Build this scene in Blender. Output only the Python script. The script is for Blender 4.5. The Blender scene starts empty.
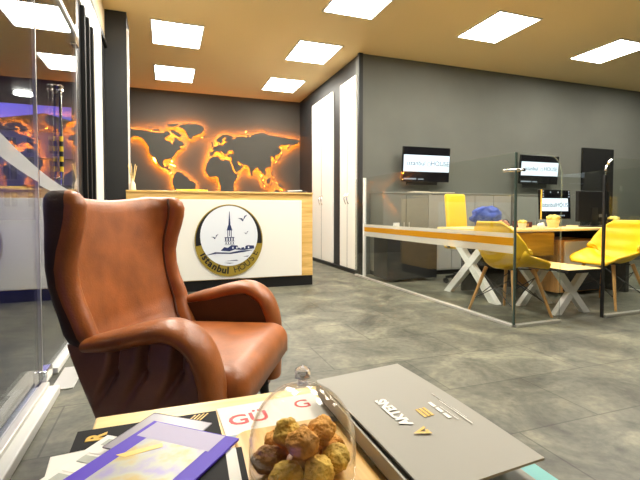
import bpy, bmesh, math, random
import numpy as np
from mathutils import Vector, Matrix, noise
random.seed(4)
S = bpy.context.scene
COL = S.collection
R = math.radians

# ---------------------------------------------------------------- camera, world, exposure
cam = bpy.data.objects.new('camera', bpy.data.cameras.new('camera'))
COL.objects.link(cam)
cam.location = (0, 0, 0.9)
cam.rotation_euler = (R(90 - 2.0), 0, R(-19.8))
cam.data.sensor_width = 36
cam.data.lens = 430 / 640 * 36
cam.data.shift_y = -(28 - 430 * math.tan(R(2.0))) / 640
cam.data.clip_start = 0.02
S.camera = cam

world = bpy.data.worlds.new('dusk_sky')
S.world = world
world.use_nodes = True
bg = world.node_tree.nodes['Background']
bg.inputs[0].default_value = (0.16, 0.13, 0.75, 1)
bg.inputs[1].default_value = 1.3

S.view_settings.view_transform = 'Standard'
S.view_settings.look = 'None'
S.view_settings.gamma = 1
S.view_settings.use_curve_mapping = False
S.view_settings.exposure = 0.5
PANEL_W = 27.0        # strength of the ceiling light panels
MAP_W = 210.0          # strength of the strip behind the wall map

# ---------------------------------------------------------------- materials
def mat(name, col, rough=0.5, metal=0.0, spec=0.5, emit=None, estr=0.0, noise_amt=0.0, nscale=8.0, bump=0.0, bscale=60.0, coat=0.0):
    m = bpy.data.materials.new(name); m.use_nodes = True
    nt = m.node_tree; b = nt.nodes['Principled BSDF']
    b.inputs['Base Color'].default_value = (*col, 1)
    b.inputs['Roughness'].default_value = rough
    b.inputs['Metallic'].default_value = metal
    b.inputs['Specular IOR Level'].default_value = spec
    b.inputs['Coat Weight'].default_value = coat
    if emit:
        b.inputs['Emission Color'].default_value = (*emit, 1)
        b.inputs['Emission Strength'].default_value = estr
    tc = nt.nodes.new('ShaderNodeTexCoord')
    if noise_amt > 0:
        n = nt.nodes.new('ShaderNodeTexNoise'); n.inputs['Scale'].default_value = nscale; n.inputs['Detail'].default_value = 6
        r = nt.nodes.new('ShaderNodeValToRGB')
        r.color_ramp.elements[0].position = 0.3; r.color_ramp.elements[1].position = 0.7
        r.color_ramp.elements[0].color = (*[c * (1 - noise_amt) for c in col], 1)
        r.color_ramp.elements[1].color = (*[min(1, c * (1 + noise_amt)) for c in col], 1)
        nt.links.new(tc.outputs['Object'], n.inputs['Vector'])
        nt.links.new(n.outputs['Fac'], r.inputs['Fac'])
        nt.links.new(r.outputs['Color'], b.inputs['Base Color'])
    if bump > 0:
        n2 = nt.nodes.new('ShaderNodeTexNoise'); n2.inputs['Scale'].default_value = bscale; n2.inputs['Detail'].default_value = 4
        bp = nt.nodes.new('ShaderNodeBump'); bp.inputs['Strength'].default_value = bump; bp.inputs['Distance'].default_value = 0.01
        nt.links.new(tc.outputs['Object'], n2.inputs['Vector'])
        nt.links.new(n2.outputs['Fac'], bp.inputs['Height'])
        nt.links.new(bp.outputs['Normal'], b.inputs['Normal'])
    return m

def emis(name, col, s):
    m = bpy.data.materials.new(name); m.use_nodes = True
    nt = m.node_tree; nt.nodes.clear()
    o = nt.nodes.new('ShaderNodeOutputMaterial'); e = nt.nodes.new('ShaderNodeEmission')
    e.inputs[0].default_value = (*col, 1); e.inputs[1].default_value = s
    nt.links.new(e.outputs[0], o.inputs[0])
    return m

def glass(name, tint=(1, 1, 1), ior=1.5, rough=0.0, boost=0.0):
    m = bpy.data.materials.new(name); m.use_nodes = True
    nt = m.node_tree; nt.nodes.clear()
    o = nt.nodes.new('ShaderNodeOutputMaterial')
    t = nt.nodes.new('ShaderNodeBsdfTransparent'); t.inputs[0].default_value = (*tint, 1)
    g = nt.nodes.new('ShaderNodeBsdfGlossy'); g.inputs['Roughness'].default_value = rough
    f = nt.nodes.new('ShaderNodeLayerWeight'); f.inputs['Blend'].default_value = 0.5      # Facing output = 1 - |cos|
    p = nt.nodes.new('ShaderNodeMath'); p.operation = 'POWER'; p.inputs[1].default_value = 5.0
    f0 = ((ior - 1) / (ior + 1)) ** 2 + boost
    mx = nt.nodes.new('ShaderNodeMixShader')
    a = nt.nodes.new('ShaderNodeMath'); a.operation = 'MULTIPLY_ADD'; a.inputs[1].default_value = 1 - f0; a.inputs[2].default_value = f0; a.use_clamp = True
    nt.links.new(f.outputs['Facing'], p.inputs[0]); nt.links.new(p.outputs[0], a.inputs[0])
    nt.links.new(a.outputs[0], mx.inputs[0]); nt.links.new(t.outputs[0], mx.inputs[1]); nt.links.new(g.outputs[0], mx.inputs[2])
    nt.links.new(mx.outputs[0], o.inputs[0])
    return m

def film(name, col, alpha):
    m = bpy.data.materials.new(name); m.use_nodes = True
    nt = m.node_tree; nt.nodes.clear()
    o = nt.nodes.new('ShaderNodeOutputMaterial')
    t = nt.nodes.new('ShaderNodeBsdfTransparent')
    d = nt.nodes.new('ShaderNodeBsdfDiffuse'); d.inputs[0].default_value = (*col, 1)
    tr = nt.nodes.new('ShaderNodeBsdfTranslucent'); tr.inputs[0].default_value = (*col, 1)
    m1 = nt.nodes.new('ShaderNodeMixShader'); m1.inputs[0].default_value = 0.4
    nt.links.new(d.outputs[0], m1.inputs[1]); nt.links.new(tr.outputs[0], m1.inputs[2])
    mx = nt.nodes.new('ShaderNodeMixShader'); mx.inputs[0].default_value = alpha
    nt.links.new(t.outputs[0], mx.inputs[1]); nt.links.new(m1.outputs[0], mx.inputs[2])
    nt.links.new(mx.outputs[0], o.inputs[0])
    return m

def wood(name, c1, c2, scale=3.0, rough=0.35, axis='X'):
    m = bpy.data.materials.new(name); m.use_nodes = True
    nt = m.node_tree; b = nt.nodes['Principled BSDF']; b.inputs['Roughness'].default_value = rough
    tc = nt.nodes.new('ShaderNodeTexCoord'); mp = nt.nodes.new('ShaderNodeMapping')
    mp.inputs['Scale'].default_value = (1, 12, 12) if axis == 'X' else (12, 1, 12) if axis == 'Y' else (12, 12, 1)
    n = nt.nodes.new('ShaderNodeTexNoise'); n.inputs['Scale'].default_value = scale; n.inputs['Detail'].default_value = 7; n.inputs['Distortion'].default_value = 0.8
    r = nt.nodes.new('ShaderNodeValToRGB'); r.color_ramp.elements[0].position = 0.35; r.color_ramp.elements[1].position = 0.68
    r.color_ramp.elements[0].color = (*c1, 1); r.color_ramp.elements[1].color = (*c2, 1)
    nt.links.new(tc.outputs['Object'], mp.inputs[0]); nt.links.new(mp.outputs[0], n.inputs['Vector'])
    nt.links.new(n.outputs['Fac'], r.inputs[0]); nt.links.new(r.outputs[0], b.inputs['Base Color'])
    return m

def floor_material():
    m = bpy.data.materials.new('concrete_tile'); m.use_nodes = True
    nt = m.node_tree; b = nt.nodes['Principled BSDF']
    tc = nt.nodes.new('ShaderNodeTexCoord')
    br = nt.nodes.new('ShaderNodeTexBrick'); br.inputs['Scale'].default_value = 1.0
    br.inputs['Brick Width'].default_value = 0.9; br.inputs['Row Height'].default_value = 0.45
    br.inputs['Mortar Size'].default_value = 0.004; br.offset = 0.5
    br.inputs['Color1'].default_value = (0.80, 0.80, 0.80, 1); br.inputs['Color2'].default_value = (1, 1, 1, 1)
    br.inputs['Mortar'].default_value = (0.5, 0.5, 0.5, 1)
    n1 = nt.nodes.new('ShaderNodeTexNoise'); n1.inputs['Scale'].default_value = 2.6; n1.inputs['Detail'].default_value = 9; n1.inputs['Roughness'].default_value = 0.68; n1.inputs['Distortion'].default_value = 0.7
    r1 = nt.nodes.new('ShaderNodeValToRGB')
    e = r1.color_ramp.elements; e[0].position = 0.33; e[0].color = (0.054, 0.054, 0.042, 1)
    e[1].position = 0.72; e[1].color = (0.31, 0.295, 0.205, 1)
    k = r1.color_ramp.elements.new(0.52); k.color = (0.150, 0.147, 0.110, 1)
    n2 = nt.nodes.new('ShaderNodeTexNoise'); n2.inputs['Scale'].default_value = 30; n2.inputs['Detail'].default_value = 5
    r2 = nt.nodes.new('ShaderNodeValToRGB'); r2.color_ramp.elements[0].position = 0.25; r2.color_ramp.elements[0].color = (0.7, 0.7, 0.7, 1); r2.color_ramp.elements[1].position = 0.6
    mu = nt.nodes.new('ShaderNodeMix'); mu.data_type = 'RGBA'; mu.blend_type = 'MULTIPLY'; mu.inputs[0].default_value = 1
    mu2 = nt.nodes.new('ShaderNodeMix'); mu2.data_type = 'RGBA'; mu2.blend_type = 'MULTIPLY'; mu2.inputs[0].default_value = 1
    nt.links.new(tc.outputs['Object'], br.inputs['Vector']); nt.links.new(tc.outputs['Object'], n1.inputs['Vector']); nt.links.new(tc.outputs['Object'], n2.inputs['Vector'])
    nt.links.new(n1.outputs['Fac'], r1.inputs[0]); nt.links.new(n2.outputs['Fac'], r2.inputs[0])
    nt.links.new(r1.outputs[0], mu.inputs[6]); nt.links.new(br.outputs['Color'], mu.inputs[7])
    nt.links.new(mu.outputs[2], mu2.inputs[6]); nt.links.new(r2.outputs[0], mu2.inputs[7])
    nt.links.new(mu2.outputs[2], b.inputs['Base Color'])
    b.inputs['Roughness'].default_value = 0.42; b.inputs['Specular IOR Level'].default_value = 0.35
    bp = nt.nodes.new('ShaderNodeBump'); bp.inputs['Strength'].default_value = 0.08; bp.inputs['Distance'].default_value = 0.005
    nt.links.new(n2.outputs['Fac'], bp.inputs['Height']); nt.links.new(bp.outputs[0], b.inputs['Normal'])
    return m

M = {}
M['floor'] = floor_material()
M['ceiling'] = mat('tan_paint', (0.80, 0.63, 0.34), 0.8)
M['bulkhead'] = mat('cream_paint', (0.70, 0.58, 0.38), 0.7)
M['wall_grey'] = mat('grey_wall_paint', (0.120, 0.124, 0.106), 0.75, noise_amt=0.06, nscale=2)
M['wall_map'] = mat('charcoal_wall_paint', (0.050, 0.045, 0.035), 0.75)
M['dark'] = mat('dark_grey_paint', (0.016, 0.017, 0.018), 0.55)
M['black'] = mat('black_plastic', (0.008, 0.008, 0.009), 0.4)
M['blackgloss'] = mat('black_gloss', (0.006, 0.006, 0.007), 0.12)
M['white'] = mat('white_lacquer', (0.86, 0.84, 0.77), 0.4)
M['cream'] = mat('cream_panel', (0.78, 0.68, 0.50), 0.45)
M['whitemetal'] = mat('white_metal', (0.75, 0.75, 0.72), 0.4)
M['alu'] = mat('brushed_aluminium', (0.62, 0.61, 0.56), 0.35, metal=0.6)
M['chrome'] = mat('chrome', (0.8, 0.8, 0.8), 0.12, metal=1.0)
M['oak'] = wood('light_oak', (0.62, 0.36, 0.09), (0.86, 0.58, 0.22), 2.2)
M['oakpale'] = wood('pale_oak', (0.82, 0.56, 0.20), (0.92, 0.70, 0.32), 2.0)
M['beech'] = wood('beech', (0.50, 0.25, 0.07), (0.66, 0.36, 0.12), 3, axis='Z')
M['brownwood'] = wood('amber_wood', (0.34, 0.19, 0.02), (0.52, 0.30, 0.04), 2)
M['blackcard'] = mat('black_card', (0.010, 0.010, 0.010), 0.65, spec=0.15)
M['cabinet'] = mat('grey_laminate', (0.19, 0.19, 0.165), 0.5)
M['yellow'] = mat('yellow_leatherette', (0.90, 0.54, 0.008), 0.45)
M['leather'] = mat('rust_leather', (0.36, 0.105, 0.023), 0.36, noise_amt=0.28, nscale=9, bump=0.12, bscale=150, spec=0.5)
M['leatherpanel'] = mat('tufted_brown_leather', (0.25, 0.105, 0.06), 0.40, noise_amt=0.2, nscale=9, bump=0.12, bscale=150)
M['leathershade'] = mat('shaded_rust_leather', (0.060, 0.024, 0.012), 0.45, noise_amt=0.2, nscale=9, bump=0.12, bscale=150)  # rust leather darkened: shade of outer back and inner arms put into the colour
M['piping'] = mat('piping_leather', (0.10, 0.03, 0.010), 0.4)
M['glass'] = glass('clear_glass', (0.97, 0.985, 0.97))
M['facade_glass'] = glass('facade_glass', (0.9, 0.93, 0.95), 1.55, boost=0.05)
M['glass_edge'] = film('glass_edge', (0.50, 0.55, 0.38), 0.3)
M['glass_edge_dark'] = mat('glass_edge_dark', (0.06, 0.09, 0.075), 0.2)
M['dome'] = glass('dome_glass', (0.99, 0.99, 0.985), 1.42)
M['frost'] = film('frosted_film', (0.85, 0.82, 0.72), 0.42)
M['orange'] = film('orange_film', (0.66, 0.33, 0.02), 0.75)
M['swoosh'] = film('frosted_film_facade', (0.8, 0.8, 0.78), 0.45)
M['panel'] = emis('led_panel', (1.0, 0.95, 0.84), PANEL_W)
M['led'] = emis('orange_led', (1.0, 0.26, 0.018), MAP_W)
M['screenwhite'] = emis('screen_white', (0.80, 0.93, 1.0), 1.1)
M['screenblack'] = mat('screen_black', (0.004, 0.004, 0.006), 0.25)
M['screentext'] = mat('screen_text', (0.03, 0.07, 0.11), 0.5, spec=0.2)
M['screenicon'] = emis('screen_icon', (0.7, 0.8, 0.9), 0.5)
M['logoblue'] = mat('navy_print', (0.015, 0.03, 0.12), 0.5)
M['logowhite'] = mat('white_print', (0.78, 0.82, 0.88), 0.4)
M['logogold'] = mat('olive_gold', (0.33, 0.235, 0.03), 0.35)
M['logoblack'] = mat('black_print', (0.008, 0.008, 0.01), 0.4)
M['gold'] = mat('gold_print', (0.75, 0.47, 0.06), 0.35)
M['red'] = mat('red_print', (0.70, 0.03, 0.03), 0.5)
M['paper'] = mat('white_paper', (0.82, 0.79, 0.72), 0.6)
M['folder'] = mat('grey_card', (0.36, 0.34, 0.285), 0.5, spec=0.3)
M['printwhite'] = mat('white_foil', (0.85, 0.83, 0.75), 0.4)
M['teal'] = mat('teal_print', (0.10, 0.42, 0.40), 0.35)
M['purple'] = mat('purple_print', (0.075, 0.028, 0.50), 0.5, spec=0.3)
M['cookie'] = mat('baked_cookie', (0.76, 0.33, 0.05), 0.75, noise_amt=0.45, nscale=28, bump=0.6, bscale=70)
M['cookie_pale'] = mat('golden_cookie', (0.90, 0.52, 0.08), 0.7, noise_amt=0.3, nscale=30, bump=0.5, bscale=70)
M['cookie_dark'] = mat('cocoa_cookie', (0.42, 0.20, 0.05), 0.75, noise_amt=0.45, nscale=30, bump=0.6, bscale=70)
M['blue'] = mat('blue_cloth', (0.02, 0.05, 0.28), 0.8)
M['rustbag'] = mat('rust_leather_bag', (0.38, 0.12, 0.03), 0.5)
M['leaf'] = mat('green_leaf', (0.10, 0.22, 0.04), 0.6)
M['asphalt'] = mat('asphalt', (0.05, 0.05, 0.05), 0.8)
M['blockerwall'] = mat('blocker_wall', (0.20, 0.17, 0.18), 0.8)
M['houseroof'] = mat('house_roof', (0.20, 0.07, 0.05), 0.8)
M['housewindow'] = mat('house_window', (0.03, 0.03, 0.05), 0.2)

# ---------------------------------------------------------------- helpers
def obj(name, bm, m, parent=None, smooth=False, angle=40):
    me = bpy.data.meshes.new(name)
    bmesh.ops.recalc_face_normals(bm, faces=bm.faces[:])
    bm.to_mesh(me); bm.free()
    for x in (m if isinstance(m, (list, tuple)) else [m]):
        me.materials.append(x)
    if smooth:
        me.polygons.foreach_set('use_smooth', [True] * len(me.polygons))
        me.set_sharp_from_angle(angle=R(angle))
    o = bpy.data.objects.new(name, me); COL.objects.link(o)
    if parent: o.parent = parent
    return o

def thing(name, label, cat, loc=(0, 0, 0), rz=0, group=None):
    o = bpy.data.objects.new(name, None); COL.objects.link(o)
    o.empty_display_size = 0.1
    o.location = loc; o.rotation_euler = (0, 0, R(rz))
    return tag(o, label, cat, group)

def tag(o, label, cat, group=None):
    o['label'] = label; o['category'] = cat
    if group: o['group'] = group
    return o

def struct(o): o['kind'] = 'structure'; return o

def dup(root, loc, rz, label, group=None):
    r = root.copy(); COL.objects.link(r); r.location = loc; r.rotation_euler = (0, 0, R(rz)); r['label'] = label
    if group: r['group'] = group
    for ch in list(root.children):
        c = ch.copy(); COL.objects.link(c); c.parent = r
        for g in list(ch.children):
            d = g.copy(); COL.objects.link(d); d.parent = c
    return r

def box(x0, x1, y0, y1, z0, z1, bev=0.0, seg=2, bm=None, mtx=None):
    b = bmesh.new()
    r = bmesh.ops.create_cube(b, size=1.0)
    bmesh.ops.scale(b, vec=(x1 - x0, y1 - y0, z1 - z0), verts=b.verts)
    bmesh.ops.translate(b, vec=((x0 + x1) / 2, (y0 + y1) / 2, (z0 + z1) / 2), verts=b.verts)
    if bev > 0:
        bmesh.ops.bevel(b, geom=b.edges[:], offset=bev, segments=seg, affect='EDGES', profile=0.5)
    if mtx: bmesh.ops.transform(b, matrix=mtx, verts=b.verts)
    if bm is None: return b
    return join(bm, b)

def join(a, b, mi=None):
    if mi is not None:
        for f in b.faces: f.material_index = mi
    me = bpy.data.meshes.new('tmp'); b.to_mesh(me); b.free()
    a.from_mesh(me); bpy.data.meshes.remove(me)
    return a

def tube(pts, rad, seg=10, bm=None, caps=True, flat=None):
    """swept round tube; rad may be one value or one per point; flat=(up vector, width factor) gives an ellipse"""
    pts = [Vector(p) for p in pts]
    rs = rad if isinstance(rad, (list, tuple)) else [rad] * len(pts)
    b = bm or bmesh.new()
    rings = []; prev = None
    for i, p in enumerate(pts):
        t = (pts[min(i + 1, len(pts) - 1)] - pts[max(i - 1, 0)]).normalized()
        if flat: s = Vector(flat[0])
        elif prev is None: s = t.orthogonal()
        else: s = prev
        s = (s - t * s.dot(t)).normalized(); prev = s
        n = t.cross(s)
        k = flat[1] if flat else 1.0
        if isinstance(k, (list, tuple)): k = k[i]
        rings.append([b.verts.new(p + s * (math.cos(a) * rs[i] * k) + n * (math.sin(a) * rs[i])) for a in [2 * math.pi * j / seg for j in range(seg)]])
    for a, c in zip(rings, rings[1:]):
        for j in range(seg):
            b.faces.new((a[j], a[(j + 1) % seg], c[(j + 1) % seg], c[j]))
    if caps:
        b.faces.new(rings[0][::-1]); b.faces.new(rings[-1])
    return b

def lathe(prof, seg=40, c=(0, 0, 0), bm=None):
    b = bm or bmesh.new(); rings = []
    for r, z in prof:
        if r < 1e-5: rings.append([b.verts.new((c[0], c[1], c[2] + z))])
        else: rings.append([b.verts.new((c[0] + r * math.cos(2 * math.pi * j / seg), c[1] + r * math.sin(2 * math.pi * j / seg), c[2] + z)) for j in range(seg)])
    for a, d in zip(rings, rings[1:]):
        for j in range(seg):
            k = (j + 1) % seg
            if len(a) == 1 and len(d) == 1: continue
            if len(a) == 1: b.faces.new((a[0], d[j], d[k]))
            elif len(d) == 1: b.faces.new((a[j], a[k], d[0]))
            else: b.faces.new((a[j], a[k], d[k], d[j]))
    return b

def prism(pts, depth, mtx=None):
    """polygon in XY extruded along +Z"""
    b = bmesh.new()
    vs = [b.verts.new((x, y, 0)) for x, y in pts]
    f = b.faces.new(vs)
    bmesh.ops.triangulate(b, faces=[f]) if len(pts) > 4 else None
    r = bmesh.ops.extrude_face_region(b, geom=b.faces[:])
    bmesh.ops.translate(b, vec=(0, 0, depth), verts=[v for v in r['geom'] if isinstance(v, bmesh.types.BMVert)])
    if mtx: bmesh.ops.transform(b, matrix=mtx, verts=b.verts)
    return b

def text_bm(s, size, ext=0.0005, mtx=None, align='CENTER', shear=0.0, bold=0.0):
    cu = bpy.data.curves.new('txt', 'FONT'); cu.body = s; cu.size = size; cu.extrude = ext
    cu.align_x = align; cu.align_y = 'CENTER'; cu.resolution_u = 3; cu.shear = shear; cu.offset = bold
    o = bpy.data.objects.new('txt', cu); COL.objects.link(o)
    dg = bpy.context.evaluated_depsgraph_get(); dg.update()
    me = bpy.data.meshes.new_from_object(o.evaluated_get(dg))
    b = bmesh.new(); b.from_mesh(me)
    bpy.data.objects.remove(o); bpy.data.curves.remove(cu); bpy.data.meshes.remove(me)
    if mtx: bmesh.ops.transform(b, matrix=mtx, verts=b.verts)
    return b

def disc(r0, r1, depth, seg=64, a0=0.0, a1=2 * math.pi):
    b = bmesh.new(); full = abs(a1 - a0 - 2 * math.pi) < 1e-6
    n = seg if full else seg + 1
    rings = []
    for r, z in ((r0, 0), (r1, 0), (r1, depth), (r0, depth)):
        if r == 0: rings.append(None); continue
        rings.append([b.verts.new((r * math.cos(a0 + (a1 - a0) * i / seg), r * math.sin(a0 + (a1 - a0) * i / seg), z)) for i in range(n)])
    if r0 == 0:
        b.faces.new(rings[1]); b.faces.new(rings[2])
        prs = [(1, 2)]
    else: prs = [(0, 1), (1, 2), (2, 3), (3, 0)]
    for p, q in prs:
        for i in range(seg if full else seg):
            j = (i + 1) % n
            if not full and i == n - 1: continue
            b.faces.new((rings[p][i], rings[p][j], rings[q][j], rings[q][i]))
    if not full:
        for i in (0, n - 1): b.faces.new([rings[k][i] for k in range(4)])
    return b

def T(x=0, y=0, z=0, rx=0, ry=0, rz=0):
    return Matrix.Translation((x, y, z)) @ Matrix.Rotation(R(rz), 4, 'Z') @ Matrix.Rotation(R(ry), 4, 'Y') @ Matrix.Rotation(R(rx), 4, 'X')

FRONT = lambda x, y, z: T(x, y, z, rx=90)      # XY drawing stood up, facing -Y
CEIL = 3.14
GX = -0.60            # plane of the shop front glass
YB = 8.5              # back wall with the map
YT = 5.60             # wall with the screens
XC = 2.62             # corridor side of that wall

# ---------------------------------------------------------------- room shell
struct(obj('floor', box(GX - 0.05, 8.6, -1.6, YB, -0.1, 0), M['floor']))
struct(obj('ceiling', box(GX - 0.05, 8.6, -1.6, YB, CEIL, CEIL + 0.12), M['ceiling']))
struct(obj('wall_back', box(GX - 0.2, XC + 0.15, YB, YB + 0.15, -0.1, CEIL + 0.1), M['wall_map']))
struct(obj('wall_screens', box(XC, 8.6, YT, YT + 0.15, -0.1, CEIL + 0.1), M['wall_grey']))
struct(obj('wall_corridor', box(XC, XC + 0.15, YT + 0.15, YB, -0.1, CEIL + 0.1), M['dark']))
struct(obj('wall_right', box(8.6, 8.75, -1.6, YT, -0.1, CEIL + 0.1), M['wall_grey']))
struct(obj('wall_front', box(GX - 0.1, 8.6, -1.75, -1.6, -0.1, CEIL + 0.1), M['wall_grey']))
struct(obj('wall_left', box(GX - 0.17, GX - 0.02, 5.75, YB, -0.1, CEIL + 0.1), M['dark']))
struct(obj('wall_pillar', box(-0.655, -0.385, 5.35, 5.75, 0, CEIL), M['dark']))
struct(obj('trim_1', box(-0.385, -0.365, 5.34, 5.36, 0, 2.95), M['whitemetal']))
struct(obj('trim_2', box(XC - 0.03, XC + 0.03, YT - 0.03, YT + 0.02, 0, CEIL), M['dark']))
# beam and bulkhead over the shop front
struct(obj('trim_3', box(GX - 0.06, GX + 0.015, -1.6, 4.41, 2.50, 2.72), M['white']))
struct(obj('trim_4', box(GX - 0.05, GX + 0.019, -1.6, 5.35, 2.72, 2.765), M['black']))
struct(obj('wall_bulkhead', box(GX - 0.06, GX - 0.005, -1.6, 5.35, 2.765, CEIL), M['bulkhead']))
struct(obj('trim_5', box(GX - 0.05, GX + 0.018, 4.40, 4.86, 0, 2.72), M['white']))
struct(obj('wall_sidelight', box(GX - 0.04, GX + 0.0, 3.62, 4.40, 0, 2.50), M['black']))
for i, y in enumerate((3.80, 4.02, 4.22)):
    struct(obj('trim_%d' % (6 + i), box(GX, GX + 0.03, y, y + 0.05, 0, 2.5, 0.004), M['blackcard']))
struct(obj('wall_jamb', box(GX - 0.05, GX - 0.01, 4.86, 5.35, 0, 2.72), M['dark']))

# shop front: fixed pane, door leaf, transom, rails
win = struct(obj('window_1', box(GX - 0.006, GX + 0.006, -1.6, 2.50, 0.05, 2.16), M['facade_glass']))
obj('bottom_rail', box(GX - 0.02, GX + 0.10, -1.6, 2.42, 0, 0.045, 0.006), M['whitemetal'], win)
obj('glazing_bead', box(GX + 0.02, GX + 0.055, -1.6, 2.42, 0.045, 0.065, 0.004), M['alu'], win)
obj('pane_edge', box(GX - 0.008, GX + 0.008, 2.495, 2.503, 0.05, 2.16), M['alu'], win)
door = struct(obj('door_1', box(GX - 0.006, GX + 0.006, 2.515, 3.55, 0.03, 2.16), M['facade_glass']))
obj('pane_edge', box(GX - 0.009, GX + 0.009, 3.55, 3.558, 0.03, 2.16), M['alu'], door)
obj('top_pivot', box(GX - 0.02, GX + 0.025, 3.47, 3.57, 2.08, 2.22, 0.008), M['chrome'], door)
obj('bottom_pivot', box(GX - 0.02, GX + 0.025, 2.50, 2.62, 0.02, 0.09, 0.006), M['chrome'], door)
hd = obj('door_handle', tube([(GX + 0.022, 2.95, 1.06), (GX + 0.022, 2.95, 1.62)], 0.008, 12), M['chrome'], door, True)
tube_b = tube([(GX, 2.95, 1.60), (GX + 0.022, 2.95, 1.60)], 0.009, 8); tube([(GX, 2.95, 1.10), (GX + 0.022, 2.95, 1.10)], 0.009, 8, tube_b)
obj('standoff', tube_b, M['chrome'], hd, True)
knb = lathe([(0, 0), (.022, .006), (.012, .02), (.02, .035), (0, .05)], 14, (GX + 0.022, 2.95, 1.61))
obj('finial', knb, M['chrome'], hd, True)
cb = bmesh.new()
for k in range(7):
    z = 1.14 + k * 0.03
    join(cb, tube([(GX + 0.022, 2.95, z), (GX + 0.022, 2.95, z + 0.03)], 0.0105, 12), k % 2)
obj('caution_tape', cb, [mat('caution_yellow', (0.8, 0.55, 0.02), 0.5), M['black']], hd)
win3 = struct(obj('window_2', box(GX - 0.006, GX + 0.006, -1.6, 3.62, 2.20, 2.50), M['facade_glass']))
obj('top_rail', box(GX - 0.02, GX + 0.02, -1.6, 3.62, 2.165, 2.20, 0.004), M['whitemetal'], win3)
struct(obj('trim_9', box(GX - 0.02, GX + 0.03, 2.72, 3.62, 0, 0.035, 0.004), M['whitemetal']))
tag(obj('floor_pivot_plate', box(GX + 0.045, GX + 0.15, 2.46, 2.80, 0, 0.006, 0.002), M['alu']), 'flat steel pivot plate on the floor at the glass door foot', 'floor plate')
# frosted swoosh on the shop front (curved band of film)
def swoosh(y0, y1, zf, th, parent):
    b = bmesh.new(); n = 24; x = GX + 0.0075; prev = None
    for i in range(n + 1):
        y = y0 + (y1 - y0) * i / n; z = zf(y); t = th(y)
        a = [b.verts.new((x, y, z)), b.verts.new((x, y, z - t)), b.verts.new((x + 0.001, y, z - t)), b.verts.new((x + 0.001, y, z))]
        if prev:
            for k in range(4): b.faces.new((prev[k], prev[(k + 1) % 4], a[(k + 1) % 4], a[k]))
        else: b.faces.new(a)
        prev = a
    b.faces.new(prev)
    return obj('frosted_swoosh', b, M['swoosh'], parent)
zf = lambda y: 1.03 + 0.20 * max(0, (3.7 - y)) ** 2 / 3.4
swoosh(0.6, 2.49, zf, lambda y: 0.03 + 0.05 * max(0, (3.2 - y)), win)
swoosh(2.52, 3.54, zf, lambda y: 0.03 + 0.04 * max(0, (3.7 - y)), door)

# tall white cupboard doors along the corridor
def tall_cupboard(n, y0, y1):
    d = struct(obj('door_%d' % n, box(XC - 0.035, XC, y0, y1, 0.06, 2.86, 0.004), M['white']))
    ym = (y0 + y1) / 2
    obj('gap', box(XC - 0.037, XC - 0.03, ym - 0.004, ym + 0.004, 0.07, 2.85), M['dark'], d)
    for s in (-1, 1):
        pts = [(XC - 0.035 - 0.03 * math.sin(math.pi * t), ym + s * (0.05 + 0.0 * t), 1.02 + 0.16 * t) for t in [i / 8 for i in range(9)]]
        obj('handle', tube(pts, 0.008, 8), M['chrome'], d, True)
    return d
tall_cupboard(2, 6.60, 7.62); tall_cupboard(3, 5.68, 6.26)
struct(obj('baseboard_corridor', box(XC - 0.05, XC, YT, YB, 0, 0.05), M['black']))

# dark doorway in the screens wall
d4 = struct(obj('door_4', box(6.90, 7.67, YT - 0.03, YT, 0.0, 2.03, 0.004), M['blackgloss']))
obj('door_handle', tube([(7.0, YT - 0.07, 0.98), (7.0, YT - 0.07, 1.20)], 0.01, 8), M['chrome'], d4, True)
struct(obj('trim_10', box(6.80, 6.84, YT - 0.03, YT, 0.9, 1.25), M['white']))

# ---------------------------------------------------------------- ceiling light panels
def light_panel():
    t = thing('ceiling_light_panel', '', 'ceiling light')
    fr = bmesh.new(); w, d = 0.31, 0.385
    for a in ((-w, w, -d, -d + .02), (-w, w, d - .02, d), (-w, -w + .02, -d, d), (w - .02, w, -d, d)):
        box(*a, -0.012, 0, 0, bm=fr)
    obj('frame', fr, M['whitemetal'], t)
    obj('diffuser', box(-w + .02, w - .02, -d + .02, d - .02, -0.008, -0.002), M['panel'], t)
    return t
p0 = None
spots = [(0.17, 7.44, 'square ceiling light nearest the map wall, on its left half'),
         (1.98, 7.44, 'square ceiling light nearest the map wall, by the white cupboards'),
         (0.17, 5.80, 'square ceiling light above the left end of the reception desk'),
         (1.98, 5.80, 'square ceiling light above the right end of the reception desk'),
         (1.98, 4.19, 'ceiling light cut by the top edge, just left of the grey wall corner'),
         (3.83, 4.27, 'ceiling light over the yellow chairs, left of the two above the grey wall'),
         (5.87, 4.36, 'ceiling light at far right above the grey wall'),
         (0.17, 4.19, 'ceiling light above the aisle between armchair and reception desk'),
         (7.70, 4.30, 'ceiling light past the right frame edge near the dark door'),
         (0.17, 2.60, 'ceiling light right above the brown armchair'),
         (1.98, 2.60, 'ceiling light in front of the glass partition corner'),
         (3.83, 2.60, 'ceiling light above the meeting glass entrance'),
         (5.87, 2.60, 'ceiling light beyond the right edge, above the waiting corner'),
         (1.98, 1.00, 'ceiling light overhead, to the right of the coffee table')]
for x, y, lab in spots:
    if p0 is None: p0 = light_panel(); p0.location = (x, y, CEIL); p0['label'] = lab; p0['group'] = 'square ceiling light panels'
    else: dup(p0, (x, y, CEIL), 0, lab)

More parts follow.
